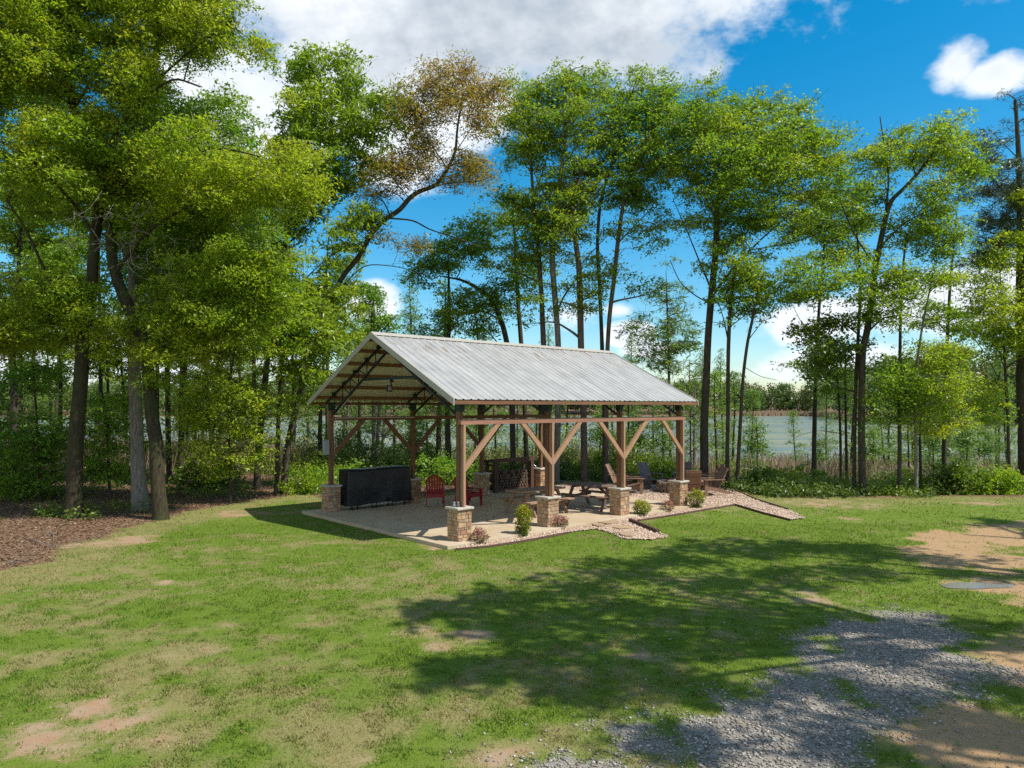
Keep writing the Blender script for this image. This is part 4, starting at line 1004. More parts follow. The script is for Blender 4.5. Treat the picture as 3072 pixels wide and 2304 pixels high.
def tree(name, label, Y, limbs, crowns, sty, bark='bark', cat='tree', group=None, dead=None, seed=0, bare=0.0, tint=0.2, spm=1.0):
    """limbs: list of (points [(u,v)], radii px, dy along the limb); crowns: list of (outline, D, keep, yoff)"""
    S = STY[sty]; base = None; wood = Bag(); skel = []; srad = []
    for li, (pts, rad, dy) in enumerate(limbs):
        n = len(pts); yy = Y + np.linspace(0, 1, n) * (dy if np.isscalar(dy) else 0) + (0 if np.isscalar(dy) else np.interp(np.linspace(0, 1, n), [0, 1], dy))
        p = np.array([P(u, v, y) for (u, v), y in zip(pts, yy)])
        r = np.interp(np.linspace(0, 1, n), np.linspace(0, 1, len(rad)), rad) * Y / F * RAD.get(seed, 0.74) * (1.0 if li == 0 else 0.7)
        if li == 0:
            zb = float(gz(p[0][0], p[0][1])); p[0][2] = zb - 0.25; base = np.array((p[0][0], p[0][1], zb))
            fl = np.array([p[0], p[0] + [0, 0, 0.30], p[0] + (p[1] - p[0]) * min(0.5, 1.1 / max(0.3, np.linalg.norm(p[1] - p[0])))])
            p = np.concatenate([fl, p[1:]]); r = np.concatenate([[r[0] * 1.55, r[0] * 1.18, r[0] * 1.0], r[1:]])
        V, Q, c, cr = limb_mesh(p, r, 12 if li == 0 else 9)
        wood.add(V - base, Q); skel.append(c); srad.append(cr)
    trunk_skel = np.concatenate(skel); tr = np.concatenate(srad)
    clumps = []
    for i, cw in enumerate(crowns):
        poly, D, keep = cw[:3]; yo = cw[3] if len(cw) > 3 else 0.0
        q = poly_points(poly, Y, D, S['sp'] * spm, keep, seed * 7 + i, yo)
        if len(q): clumps.append(q)
    C = np.concatenate(clumps) if clumps else np.zeros((0, 3))
    # branches: grow to a spread of clumps, nearest first
    sk = [trunk_skel]; rk_ = [tr]
    if len(C):
        nb = max(4, len(C) // 8); idx = RNG.permutation(len(C))[:nb]; T = C[idx]
        allp = trunk_skel.copy(); allr = tr.copy()
        dist = np.array([np.min(np.linalg.norm(allp - t, axis=1)) for t in T]); T = T[np.argsort(dist)]
        zmin = trunk_skel[:, 2].min() + 0.28 * (trunk_skel[:, 2].max() - trunk_skel[:, 2].min())
        for t in T:
            dv = allp - t; L_ = np.linalg.norm(dv, axis=1)
            cost = L_ + 0.9 * np.maximum(0, dv[:, 2] + 0.25 * L_) + 3.0 * (allp[:, 2] < zmin) - 4.0 * np.minimum(allr, .05)
            j = int(np.argmin(cost)); s = allp[j]; Ln = L_[j]
            if Ln < 0.25: continue
            mid = s * 0.5 + t * 0.5 + np.array([0, 0, 0.10 * Ln]) + RNG.normal(size=3) * 0.07 * Ln
            r0 = min(allr[j] * 0.75, 0.012 + 0.013 * Ln + 0.25 * allr[j] * 0.5); r1 = 0.008
            V, Q, c, cr = limb_mesh(np.array([s, s * .72 + mid * .28 + [0, 0, 0.02 * Ln], mid, t]), [r0, r0 * .8, (r0 + r1) / 2, r1], 6, 0.08)
            wood.add(V - base, Q); allp = np.concatenate([allp, c[2:]]); allr = np.concatenate([allr, cr[2:]])
        # twigs
        j = []
        for q in range(0, len(C), 400):
            dm = np.linalg.norm(C[q:q + 400, None] - allp[None], axis=2) + 0.5 * np.maximum(0, allp[None, :, 2] - C[q:q + 400, None, 2])
            j.append(np.argmin(dm, 1))
        j = np.concatenate(j); V, Q = tubes3(allp[j], C, np.minimum(allr[j], 0.014), 0.004, 0.04)
        wood.add(V - base, Q)
        # fine twigs inside each clump
        kf = 3; E = np.repeat(C, kf, 0) + RNG.normal(size=(len(C) * kf, 3)) * S['rc'] * [0.75, 0.75, 0.4] + [0, 0, 0.05]
        V, Q = tubes3(np.repeat(C, kf, 0) - RNG.normal(size=(len(C) * kf, 3)) * 0.06, E, 0.006 * Y / 25, 0.003 * Y / 25); wood.add(V - base, Q)
    root = empty(name, tuple(base), 0, label, cat, group)
    link('trunk', wood.mesh('trunk', M[bark], True), root)
    if len(C):
        bag = Bag(); kc = np.ones(len(C), bool) if bare == 0 else RNG.random(len(C)) > bare
        Cc = C[kc]
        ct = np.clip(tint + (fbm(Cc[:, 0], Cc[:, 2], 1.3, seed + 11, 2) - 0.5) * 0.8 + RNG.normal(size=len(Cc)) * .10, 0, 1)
        far = max(1.0, (Y / 26.0) ** 0.8)
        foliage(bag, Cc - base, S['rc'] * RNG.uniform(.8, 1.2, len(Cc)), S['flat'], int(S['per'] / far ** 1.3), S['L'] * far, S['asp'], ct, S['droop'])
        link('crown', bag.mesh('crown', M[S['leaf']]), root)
        print('TREE', name, seed, len(C), len(bag.V[0]) // 4)
    if dead:
        db = Bag()
        for (u0, v0, n, spread, ln) in dead:
            p0 = P(u0, v0, Y - 1.2)
            for i in range(n):
                a = p0 + RNG.normal(size=3) * spread * np.array([1, .7, .6]); q = a + np.array([RNG.normal() * .45, RNG.normal() * .3, -RNG.uniform(.3, 1.0)]) * ln
                V, Q, c, cr = limb_mesh(np.array([a, (a + q) / 2 + RNG.normal(size=3) * .18 * ln, q]), [0.010, 0.008, 0.004], 5, 0.1); db.add(V - base, Q)
                k2 = RNG.integers(2, 6); jj = RNG.integers(1, len(c), k2); E = c[jj] + np.stack([RNG.normal(size=k2) * .35, RNG.normal(size=k2) * .25, -RNG.uniform(-.1, .5, k2)], -1) * ln
                V, Q = tubes3(c[jj], E, 0.008, 0.003); db.add(V - base, Q)
        link('dead_branches', db.mesh('dead_branches', M['twig'], True), root)
    return root

# ---- woods on the left
tree('oak_tree', 'big mossy oak with a dark trunk curving left, olive and rusty new leaves', 20.6,
     [([(483, 1552), (468, 1330), (455, 1253), (449, 1150), (440, 1060), (420, 994), (384, 921), (355, 849), (335, 780), (330, 690), (345, 560), (380, 420), (430, 280), (480, 120), (520, -60)], [25, 22, 20, 20, 18, 14, 8], .5),
      ([(345, 820), (430, 700), (560, 620), (700, 560), (840, 500)], [10, 4], -1.0), ([(335, 700), (300, 560), (330, 420), (420, 300), (520, 230), (600, 260)], [10, 4], -2.0), ([(350, 560), (520, 470), (660, 440), (780, 470)], [8, 3], -1.6),
      ([(440, 1060), (480, 930), (540, 800), (600, 700)], [9, 4], 1.5), ([(430, 280), (560, 160), (700, 60)], [7, 3], -1)],
     [([(180, -300), (860, -300), (800, 30), (775, 60), (800, 190), (790, 270), (860, 330), (935, 420), (990, 520), (965, 620), (890, 650), (850, 720), (880, 800), (850, 880), (790, 930), (690, 900), (600, 840), (480, 760), (380, 620), (280, 400)], 2.2, .53),
      ([(480, 820), (700, 860), (840, 900), (850, 990), (700, 1030), (560, 1000)], 1.2, .58), ([(420, 900), (540, 960), (640, 1040), (560, 1120), (470, 1080)], 1.0, .5)], 'olive', 'bark_moss', seed=1, tint=.25,
     dead=[(360, 640, 8, .5, .8), (480, 720, 8, .6, .8), (580, 420, 6, .5, .7), (260, 650, 7, .4, .8)])
tree('oak_tree', 'mossy forked oak with a thick trunk standing at the left lawn edge under yellow-green leaves', 20.8,
     [([(220, 1552), (226, 1400), (231, 1253), (243, 1120), (251, 1000), (266, 930), (276, 831), (285, 709), (300, 600), (270, 480), (220, 330), (190, 150), (160, -80)], [26, 22, 20, 18, 15, 9], .4),
      ([(248, 1020), (215, 960), (181, 903), (150, 840), (122, 786), (80, 690), (20, 600)], [11, 5], -1.0), ([(285, 709), (230, 620), (140, 520), (60, 450), (-60, 400)], [9, 4], -1.5), ([(220, 330), (300, 200), (380, 60)], [7, 3], -1)],
     [([(-320, -300), (300, -300), (260, 0), (330, 250), (420, 480), (400, 640), (330, 720), (250, 780), (300, 900), (280, 980), (150, 930), (60, 860), (-80, 880), (-320, 800)], 2.2, .49),
      ([(120, 840), (300, 860), (340, 1000), (260, 1080), (150, 1040)], 1.0, .62), ([(-320, 820), (60, 840), (120, 960), (60, 1080), (-320, 1080)], 1.4, .58)], 'olive', 'bark_moss', seed=2, tint=.2)
tree('hardwood_tree', 'tall tree with a pale grey flared trunk, right beside the curved mossy oak', 22.5,
     [([(424, 1524), (418, 1440), (411, 1337), (404, 1127), (402, 1000), (399, 850), (398, 700), (420, 500), (450, 250)], [26, 19, 18, 15, 10, 6], .3), ([(402, 1000), (470, 880), (560, 800), (660, 740)], [7, 3], 1), ([(398, 800), (330, 640), (300, 520)], [7, 3], 1)],
     [([(250, 350), (700, 250), (800, 520), (850, 760), (860, 980), (760, 1080), (640, 1130), (520, 1090), (450, 1000), (400, 900), (320, 880)], 2.0, .54, 1.6)], 'green', 'bark_pale', seed=3, tint=.25)
tree('hardwood_tree', 'dark twin-stemmed tree at the far left edge, stems joining low down', 31.0,
     [([(44, 1420), (44, 1240), (38, 1070), (10, 930), (-20, 780), (-40, 500)], [16, 14, 11, 6], 0), ([(38, 1080), (48, 900), (62, 700), (90, 400), (110, 250)], [11, 5], .5)],
     [([(-330, 0), (150, 150), (250, 500), (260, 760), (200, 960), (90, 1060), (-60, 1010), (-330, 1000)], 2.0, .45)], 'mid', 'bark', seed=4, tint=.15)
tree('hardwood_tree', 'straight dark-trunked tree, left one of two slim trunks behind the pale trunk', 31.0,
     [([(508, 1400), (504, 1250), (502, 1100), (500, 900), (500, 650)], [11, 10, 8, 5], 0)], [([(380, 560), (620, 560), (640, 760), (600, 980), (520, 1060), (420, 1000)], 2.0, .48)], 'green', 'bark', seed=5)
tree('hardwood_tree', 'straight grey-trunked tree, right one of two slim trunks behind the pale trunk', 30.0,
     [([(541, 1400), (545, 1250), (548, 1080), (552, 900), (560, 650)], [12, 11, 9, 5], 0), ([(548, 1060), (600, 960), (680, 900)], [5, 2], -.5)], [([(540, 560), (760, 500), (820, 760), (780, 1000), (720, 1080), (620, 1040), (570, 900)], 2.0, .52)], 'bright', 'bark', seed=6)
tree('hickory_tree', 'tall tree with long bright green leaves against the cloud, left of the rusty tree', 28.5,
     [([(770, 1460), (776, 1350), (783, 1260), (797, 1130), (814, 966), (834, 840), (854, 740), (880, 600), (930, 420), (960, 240)], [13, 12, 10, 8, 4], 0), ([(854, 740), (940, 660), (1020, 560)], [5, 2], -.6), ([(900, 500), (1000, 420), (1110, 350)], [5, 2], -.5), ([(880, 600), (840, 480), (850, 360)], [4, 2], .5)],
     [([(850, 340), (830, 250), (900, 160), (985, 105), (1060, 160), (1075, 260), (1180, 280), (1170, 360), (1130, 420), (1110, 500), (1010, 560), (970, 680), (900, 780), (830, 760), (800, 600)], 1.9, .53)], 'long', 'bark', seed=7, tint=.12)
tree('hickory_tree', 'slim grey-stemmed tree with broad sunny foliage left of the pavilion roof', 26.3,
     [([(829, 1479), (833, 1330), (836, 1205), (848, 1050), (858, 921), (862, 740)], [9, 8, 7, 4], 0), ([(848, 1050), (920, 960), (1000, 920)], [4, 2], -.8), ([(858, 900), (950, 800), (1060, 720)], [4, 2], -.4)],
     [([(780, 830), (880, 780), (1000, 640), (1120, 640), (1090, 730), (1010, 820), (1050, 880), (980, 920), (900, 880), (850, 900)], 1.6, .52),
      ([(830, 920), (930, 870), (1040, 930), (1070, 1010), (990, 1080), (930, 1180), (860, 1150), (820, 1050)], 1.5, .60, -1.5), ([(930, 1180), (1010, 1190), (1010, 1275), (950, 1280)], .5, .5, -1.6)], 'long', 'bark', seed=8, tint=.35)
tree('leaning_tree', 'tall tree leaning right over the pavilion with rusty orange sparse foliage', 26.6,
     [([(850, 1480), (860, 1355), (895, 1192), (922, 1102), (955, 1010), (992, 936), (1021, 835), (1078, 770), (1110, 705), (1151, 660), (1200, 631), (1228, 595), (1257, 574), (1311, 557), (1343, 506), (1367, 456), (1372, 380), (1390, 280)], [17, 16, 15, 14, 13, 12, 8, 4], .5),
      ([(1167, 655), (1240, 660), (1290, 690), (1360, 710), (1440, 740)], [7, 3], .6), ([(1311, 557), (1380, 545), (1440, 545), (1490, 520)], [6, 2], -.5), ([(1343, 506), (1290, 430), (1250, 360)], [5, 2], .4), ([(1228, 595), (1180, 540), (1150, 480)], [4, 2], .3), ([(1010, 880), (1090, 790), (1200, 800), (1290, 830)], [5, 2], .5), ([(1367, 456), (1430, 360), (1470, 300)], [4, 2], .2)],
     [([(1195, 340), (1225, 280), (1270, 215), (1330, 240), (1360, 185), (1420, 230), (1460, 240), (1520, 290), (1470, 380), (1400, 420), (1330, 380), (1250, 390)], 1.8, .66),
      ([(1150, 490), (1260, 400), (1330, 440), (1400, 420), (1500, 400), (1490, 540), (1400, 580), (1320, 520), (1230, 590), (1120, 570)], 1.6, .60), ([(1070, 570), (1250, 580), (1200, 650), (1100, 660)], 1.2, .56),
      ([(1160, 700), (1300, 640), (1380, 660), (1360, 740), (1230, 780)], 1.2, .46)], 'orange', 'bark', seed=9, tint=.35)
tree('understory_tree', 'low spreading tree with glowing yellow-green foliage in front of the left woods', 24.3,
     [([(690, 1500), (692, 1400), (686, 1300), (680, 1200), (700, 1080), (720, 960)], [6, 5, 4, 2], 0), ([(686, 1300), (740, 1220), (800, 1180)], [3, 1], -.6), ([(690, 1330), (630, 1260), (570, 1220)], [3, 1], -.6)],
     [([(560, 1130), (680, 1090), (760, 1150), (850, 1180), (870, 1270), (790, 1330), (760, 1400), (690, 1420), (600, 1400), (520, 1320), (540, 1200)], 1.3, .60),
      ([(640, 860), (740, 840), (830, 900), (860, 1000), (800, 1080), (700, 1050), (640, 980)], 1.2, .55, -.4)], 'lime', 'bark', seed=10, tint=.18)
tree('understory_tree', 'shaded low tree with loose green foliage between the two mossy oaks', 25.5,
     [([(330, 1520), (326, 1380), (318, 1260), (300, 1130)], [6, 5, 3], 0)], [([(290, 1180), (380, 1160), (400, 1300), (390, 1430), (300, 1440), (250, 1340), (260, 1240)], 1.2, .50)], 'green', 'bark', seed=11)
tree('understory_tree', 'shaded low tree with loose layered foliage at the left edge of the picture', 25.0,
     [([(120, 1500), (118, 1380), (110, 1260), (100, 1120)], [6, 5, 3], 0)], [([(-150, 1120), (60, 1080), (190, 1140), (215, 1300), (200, 1440), (80, 1470), (-150, 1480)], 1.5, .50)], 'green', 'bark', seed=12, tint=.1)
tree('understory_tree', 'thin understory tree with light foliage between the slim trunks and the leaning tree', 29.5,
     [([(640, 1440), (640, 1300), (650, 1150), (660, 1000)], [5, 4, 2], 0)], [([(560, 1000), (720, 1000), (790, 1120), (770, 1250), (640, 1240), (570, 1140)], 1.5, .42)], 'green', 'bark', seed=13)

for k_, (u, Y, top, bot, w_, st, lab) in enumerate((
    (60, 38, 180, 1180, 190, 'bright', 'slim bright green tree in the second row, farthest left'), (300, 37, 350, 1190, 180, 'bright', 'slim bright green tree in the second row, seen between the two mossy oaks'),
    (470, 39, 420, 1180, 170, 'green', 'slim green tree in the second row right of the curved oak'), (660, 36, 480, 1200, 170, 'bright', 'slim bright tree in the second row, above the glowing low tree'),
    (760, 40, 560, 1190, 150, 'lime', 'slim yellow-green tree in the second row beside the long-leaved tree'), (980, 38, 640, 1170, 130, 'bright', 'slim bright tree behind the left roof edge'),
    (180, 41, 600, 1200, 150, 'lime', 'slim yellow-green tree in the second row left of the forked oak'), (1120, 43, 820, 1160, 90, 'green', 'small green tree just left of the roof peak'))):
    bot -= 60; h = bot - top
    tree('woodland_tree', lab, Y, [([(u, 1440), (u + 3, bot - 60), (u - 6, (top + bot) / 2), (u + 8, top + h * .1)], [8, 7, 5, 2], 0), ([(u, bot - h * .35), (u - w_ * .35, bot - h * .5)], [3, 1], .3), ([(u, bot - h * .45), (u + w_ * .35, bot - h * .62)], [3, 1], -.3)],
         [([(u - w_ * .3, top + h * .05), (u + w_ * .25, top), (u + w_ * .6, top + h * .25), (u + w_ * .5, top + h * .5), (u + w_ * .62, top + h * .75), (u + w_ * .2, bot), (u - w_ * .4, bot - h * .04), (u - w_ * .6, top + h * .7), (u - w_ * .48, top + h * .45), (u - w_ * .6, top + h * .25)], 1.2, .485)], st, 'bark', seed=40 + k_, tint=.15)

# ---- behind the pavilion
tree('hardwood_tree', 'dark bent tree arching left above the pavilion ridge', 33.0,
     [([(1540, 1455), (1538, 1250), (1527, 1060), (1510, 980), (1485, 916), (1455, 880), (1419, 855), (1380, 838), (1330, 830)], [12, 11, 10, 7, 3], 0), ([(1500, 960), (1450, 930), (1390, 940), (1350, 960)], [6, 2], -.4), ([(1530, 1080), (1480, 1010), (1430, 970)], [5, 2], .6)],
     [([(1225, 800), (1340, 690), (1450, 650), (1500, 740), (1540, 860), (1470, 960), (1430, 1030), (1330, 1060), (1250, 990), (1290, 890)], 1.8, 0.52)], 'mid', 'bark', seed=14, tint=.05)
tree('hardwood_tree', 'straight slender dark tree rising through the ridge left of the main trunk group', 35.0,
     [([(1582, 1440), (1572, 1150), (1562, 1000), (1554, 916), (1549, 820), (1545, 700), (1530, 560)], [10, 9, 7, 4], 0), ([(1556, 950), (1600, 880), (1640, 850)], [3, 1], .3), ([(1549, 820), (1500, 760), (1460, 740)], [3, 1], .3)],
     [([(1450, 640), (1560, 560), (1620, 680), (1620, 860), (1560, 960), (1490, 900), (1470, 780)], 1.8, 0.40)], 'mid', 'bark', seed=15, tint=.1)
tree('hardwood_tree', 'brown-trunked tall tree, left in the group of tall trunks behind the ridge', 31.0,
     [([(1640, 1452), (1636, 1250), (1631, 1038), (1626, 920), (1621, 835), (1614, 725), (1600, 600), (1590, 450), (1582, 300)], [12, 11, 9, 7, 3], 0), ([(1614, 725), (1560, 640), (1520, 560)], [5, 2], .4), ([(1600, 600), (1640, 480), (1650, 400)], [4, 2], -.4)],
     [([(1490, 400), (1530, 250), (1580, 225), (1640, 300), (1680, 440), (1660, 620), (1620, 760), (1560, 840), (1490, 760), (1470, 660), (1500, 540)], 2.0, 0.52)], 'mid', 'bark_brown', seed=16, tint=.22)
tree('hardwood_tree', 'pale-trunked tall tree forking low above the ridge, topmost crown of the picture', 30.5,
     [([(1668, 1456), (1674, 1250), (1676, 1038), (1668, 930), (1660, 835), (1656, 753), (1665, 640), (1685, 500), (1705, 350), (1715, 210)], [13, 12, 11, 9, 4], 0), ([(1674, 930), (1690, 890), (1720, 850), (1750, 800)], [7, 3], -.5), ([(1665, 640), (1610, 540), (1590, 480)], [4, 2], .4), ([(1685, 500), (1760, 400), (1800, 330)], [4, 2], -.3)],
     [([(1630, 330), (1660, 210), (1720, 155), (1745, 230), (1820, 260), (1845, 350), (1800, 480), (1780, 600), (1720, 700), (1640, 640), (1600, 500)], 2.0, 0.53)], 'mid', 'bark_pale', seed=17, tint=.25)
tree('hardwood_tree', 'straight brown-trunked tall tree right of the low forking trunk', 30.0,
     [([(1754, 1448), (1750, 1200), (1743, 1046), (1740, 900), (1737, 794), (1722, 692), (1715, 620), (1740, 520), (1780, 420)], [14, 13, 11, 8, 4], 0), ([(1737, 800), (1790, 740), (1830, 700)], [4, 2], -.5), ([(1722, 692), (1680, 640), (1650, 620)], [4, 2], -.5)],
     [([(1620, 620), (1700, 560), (1800, 500), (1850, 560), (1850, 680), (1800, 760), (1730, 740), (1680, 830), (1640, 760)], 1.8, 0.50), ([(1690, 800), (1800, 760), (1810, 880), (1740, 930), (1680, 880)], .9, 0.40), ([(1560, 820), (1660, 800), (1680, 900), (1600, 960)], .9, 0.34)], 'mid', 'bark_brown', seed=18, tint=.3)
tree('hardwood_tree', 'dark slim tree sharing its base with a leaning neighbour above the right ridge end', 30.5,
     [([(1813, 1450), (1814, 1250), (1806, 1047), (1803, 960), (1799, 866), (1791, 731), (1800, 600), (1850, 450), (1880, 330)], [9, 8, 7, 3], 0), ([(1799, 866), (1840, 780), (1880, 740)], [3, 1], .4)],
     [([(1820, 420), (1870, 260), (1960, 240), (2000, 300), (1960, 460), (1900, 600), (1840, 640), (1800, 540)], 1.7, 0.51)], 'mid', 'bark', seed=19, tint=.15)
tree('hardwood_tree', 'slender tree leaning right from the right ridge end, crown against blue sky', 30.2,
     [([(1818, 1450), (1818, 1250), (1822, 1047), (1830, 930), (1844, 821), (1853, 731), (1870, 600), (1920, 450), (1980, 330)], [10, 9, 8, 4], 0), ([(1853, 731), (1920, 660), (1960, 620)], [4, 2], -.4), ([(1844, 830), (1800, 760), (1780, 720)], [3, 1], -.4), ([(1870, 600), (1960, 520), (2030, 440)], [4, 2], .3)],
     [([(1900, 500), (1960, 260), (2050, 225), (2050, 330), (2075, 420), (2000, 520), (1965, 580), (1980, 700), (1990, 810), (1930, 850), (1870, 800), (1810, 790), (1830, 640)], 1.7, 0.51)], 'mid', 'bark_brown', seed=20, tint=.12)
tree('cypress_tree', 'feathery pale green conical cypress standing in the open behind the right roof end', 42.0,
     [([(2012, 1400), (2010, 1250), (2007, 1150), (2004, 1000), (2000, 880), (1998, 815)], [6, 5, 4, 1], 0)],
     [([(1998, 800), (2030, 880), (2050, 950), (2085, 990), (2060, 1060), (2080, 1110), (2050, 1220), (2000, 1260), (1930, 1200), (1920, 1100), (1935, 1040), (1905, 980), (1950, 900)], 1.6, .56)], 'cyp', 'bark', seed=21)
tree('cypress_tree', 'smaller pale cypress low behind the roof end, left of the big straight trunk', 40.0,
     [([(2072, 1420), (2072, 1300), (2070, 1180), (2068, 1080)], [4, 3, 1], 0)], [([(2070, 1090), (2100, 1200), (2110, 1330), (2050, 1360), (2030, 1250)], 1.0, .48)], 'cyp', 'bark', seed=22)

# ---- right side
tree('hardwood_tree', 'big straight dark trunk with a wide sunlit crown, first tree right of the pavilion', 28.6,
     [([(2112, 1425), (2112, 1300), (2115, 1228), (2124, 1002), (2133, 898), (2142, 821), (2148, 740), (2150, 620), (2180, 480), (2240, 360)], [16, 15, 14, 11, 6], 0),
      ([(2136, 890), (2175, 835), (2215, 790), (2280, 720), (2350, 660), (2440, 580)], [8, 3], -1.2), ([(2138, 880), (2118, 830), (2095, 776), (2060, 690), (2020, 600)], [6, 2], .6), ([(2140, 905), (2200, 890), (2300, 895), (2400, 910)], [6, 2], -1), ([(2150, 660), (2100, 560), (2080, 440)], [5, 2], .5), ([(2170, 540), (2280, 450), (2380, 390)], [5, 2], -.5), ([(2130, 910), (2090, 890), (2040, 850), (2010, 780)], [4, 2], .4), ([(2250, 750), (2380, 730), (2480, 690)], [4, 2], -.6)],
     [([(2010, 430), (2050, 320), (2080, 265), (2200, 280), (2330, 285), (2400, 310), (2440, 360), (2525, 380), (2520, 460), (2440, 560), (2470, 640), (2420, 720), (2300, 700), (2200, 740), (2120, 700), (2070, 600), (2010, 520)], 2.4, 0.58),
      ([(2180, 760), (2330, 700), (2480, 660), (2560, 680), (2550, 760), (2450, 800), (2340, 820), (2230, 830)], 1.6, 0.54, -1.2), ([(2040, 860), (2090, 770), (2170, 740), (2250, 800), (2240, 870), (2180, 890), (2100, 880)], 1.2, 0.48), ([(2190, 850), (2330, 840), (2400, 880), (2300, 910), (2200, 900)], 1.0, 0.48, -.6)], 'mid', 'bark', seed=23, tint=.28)
tree('hardwood_tree', 'thinner dark tree forking high, second trunk right of the pavilion', 27.4,
     [([(2182, 1472), (2182, 1350), (2183, 1273), (2185, 1047), (2188, 960), (2194, 890), (2205, 800), (2240, 740)], [9, 8, 7, 3], 0), ([(2186, 1030), (2172, 960), (2158, 915)], [5, 2], .3), ([(2190, 980), (2230, 950), (2260, 930)], [3, 1], -.3)],
     [([(2140, 980), (2180, 900), (2260, 830), (2400, 800), (2440, 860), (2380, 930), (2270, 930), (2200, 1000)], 1.2, 0.42), ([(2120, 1040), (2170, 1030), (2180, 1120), (2140, 1160)], .6, 0.38)], 'mid', 'bark', seed=24, tint=.2)
tree('hardwood_tree', 'thin tree leaning slightly right, third trunk right of the pavilion', 26.9,
     [([(2212, 1476), (2213, 1400), (2218, 1331), (2228, 1137), (2242, 1024), (2260, 948), (2270, 880), (2290, 820)], [8, 7, 6, 3], 0), ([(2242, 1024), (2290, 960), (2330, 950)], [3, 1], -.3), ([(2232, 1100), (2280, 1130), (2330, 1140)], [2, 1], .3)],
     [([(2250, 880), (2330, 860), (2420, 900), (2400, 980), (2320, 1000), (2260, 960)], 1.0, 0.38), ([(2240, 1060), (2330, 1080), (2350, 1150), (2260, 1170)], .7, 0.32)], 'green', 'bark', seed=25, tint=.1)
tree('hardwood_tree', 'sturdy tree with a tall spreading crown in the middle of the right trunk group', 26.6,
     [([(2588, 1478), (2585, 1350), (2584, 1222), (2587, 1053), (2603, 990), (2614, 900), (2626, 802), (2654, 663), (2673, 600), (2719, 560), (2789, 478), (2830, 400)], [15, 13, 12, 11, 8, 3], 0),
      ([(2654, 663), (2668, 524), (2650, 420), (2640, 350)], [7, 3], .5), ([(2600, 1000), (2650, 950), (2720, 945), (2790, 960)], [6, 2], -1), ([(2626, 802), (2560, 700), (2520, 600)], [5, 2], -.5), ([(2640, 740), (2720, 660), (2820, 620)], [5, 2], -.8), ([(2596, 1020), (2520, 960), (2440, 930)], [5, 2], -.6)],
     [([(2550, 470), (2600, 420), (2610, 320), (2650, 305), (2690, 400), (2760, 370), (2840, 325), (2910, 350), (2890, 420), (2920, 520), (2860, 620), (2890, 700), (2820, 740), (2740, 640), (2660, 560), (2600, 620), (2520, 600), (2490, 540)], 2.2, 0.55),
      ([(2370, 790), (2480, 750), (2560, 780), (2600, 830), (2720, 800), (2790, 860), (2720, 920), (2600, 930), (2500, 950), (2400, 900)], 1.6, 0.56, -.8), ([(2570, 640), (2680, 660), (2760, 720), (2700, 800), (2600, 790), (2540, 720)], 1.0, 0.38)], 'mid', 'bark', seed=26, tint=.30)
tree('hardwood_tree', 'thinner dark trunk close against the left side of the sturdy right tree', 26.9,
     [([(2561, 1486), (2563, 1350), (2565, 1222), (2574, 1011), (2584, 842), (2570, 700)], [8, 7, 6, 3], 0), ([(2570, 1080), (2510, 1020), (2450, 990)], [3, 1], -.4)],
     [([(2370, 960), (2470, 930), (2560, 960), (2560, 1060), (2470, 1110), (2380, 1080)], 1.0, 0.42)], 'dark', 'bark', seed=27)
tree('hardwood_tree', 'thin dark trunk, left one of the close pair left of the sturdy right tree', 31.0,
     [([(2522, 1436), (2522, 1330), (2517, 1200), (2506, 1050)], [5, 5, 3], 0), ([(2520, 1300), (2450, 1290), (2390, 1310)], [2, 1], 0)], [([(2400, 1040), (2520, 1020), (2540, 1140), (2460, 1180), (2390, 1140)], 1.0, 0.38)], 'mid', 'bark', seed=28)
tree('hardwood_tree', 'thin dark trunk, right one of the close pair left of the sturdy right tree', 31.4,
     [([(2540, 1436), (2539, 1330), (2536, 1222), (2536, 1040)], [5, 5, 3], 0)], [([(2470, 900), (2570, 900), (2580, 1020), (2500, 1040)], .9, 0.38)], 'mid', 'bark', seed=29)
tree('hardwood_tree', 'slim tree with drooping lime foliage right of the sturdy right tree', 26.8,
     [([(2698, 1474), (2699, 1350), (2698, 1243), (2700, 1050), (2704, 842), (2720, 700)], [8, 7, 6, 3], 0), ([(2700, 1100), (2640, 1080), (2600, 1120)], [3, 1], -.5)],
     [([(2600, 1070), (2680, 1050), (2760, 1090), (2770, 1180), (2700, 1240), (2640, 1270), (2590, 1200)], 1.1, 0.56), ([(2740, 620), (2860, 640), (2900, 740), (2800, 800), (2720, 760)], 1.0, 0.42)], 'mid', 'bark', seed=30, tint=.30)
tree('hardwood_tree', 'slim pale-flecked trunk with low weeping foliage between the slim tree and the right edge', 26.4,
     [([(2749, 1480), (2748, 1350), (2746, 1222), (2752, 1080), (2770, 960), (2800, 820)], [7, 6, 5, 3], 0), ([(2750, 1120), (2800, 1060), (2850, 1080)], [3, 1], -.5)],
     [([(2740, 1060), (2800, 1000), (2870, 1060), (2900, 1180), (2860, 1290), (2790, 1290), (2750, 1200)], 1.1, 0.56), ([(2760, 800), (2860, 780), (2960, 820), (2940, 900), (2840, 900), (2770, 880)], 1.0, 0.40)], 'olive', 'bark_pale', seed=31, tint=.2)
tree('hardwood_tree', 'short dark stem standing just behind the pale-flecked trunk', 28.5,
     [([(2763, 1456), (2761, 1380), (2759, 1300), (2765, 1180)], [6, 5, 4], 0)], [([(2790, 1060), (2850, 1040), (2900, 1120), (2860, 1200), (2790, 1180)], .8, 0.42)], 'mid', 'bark', seed=32)
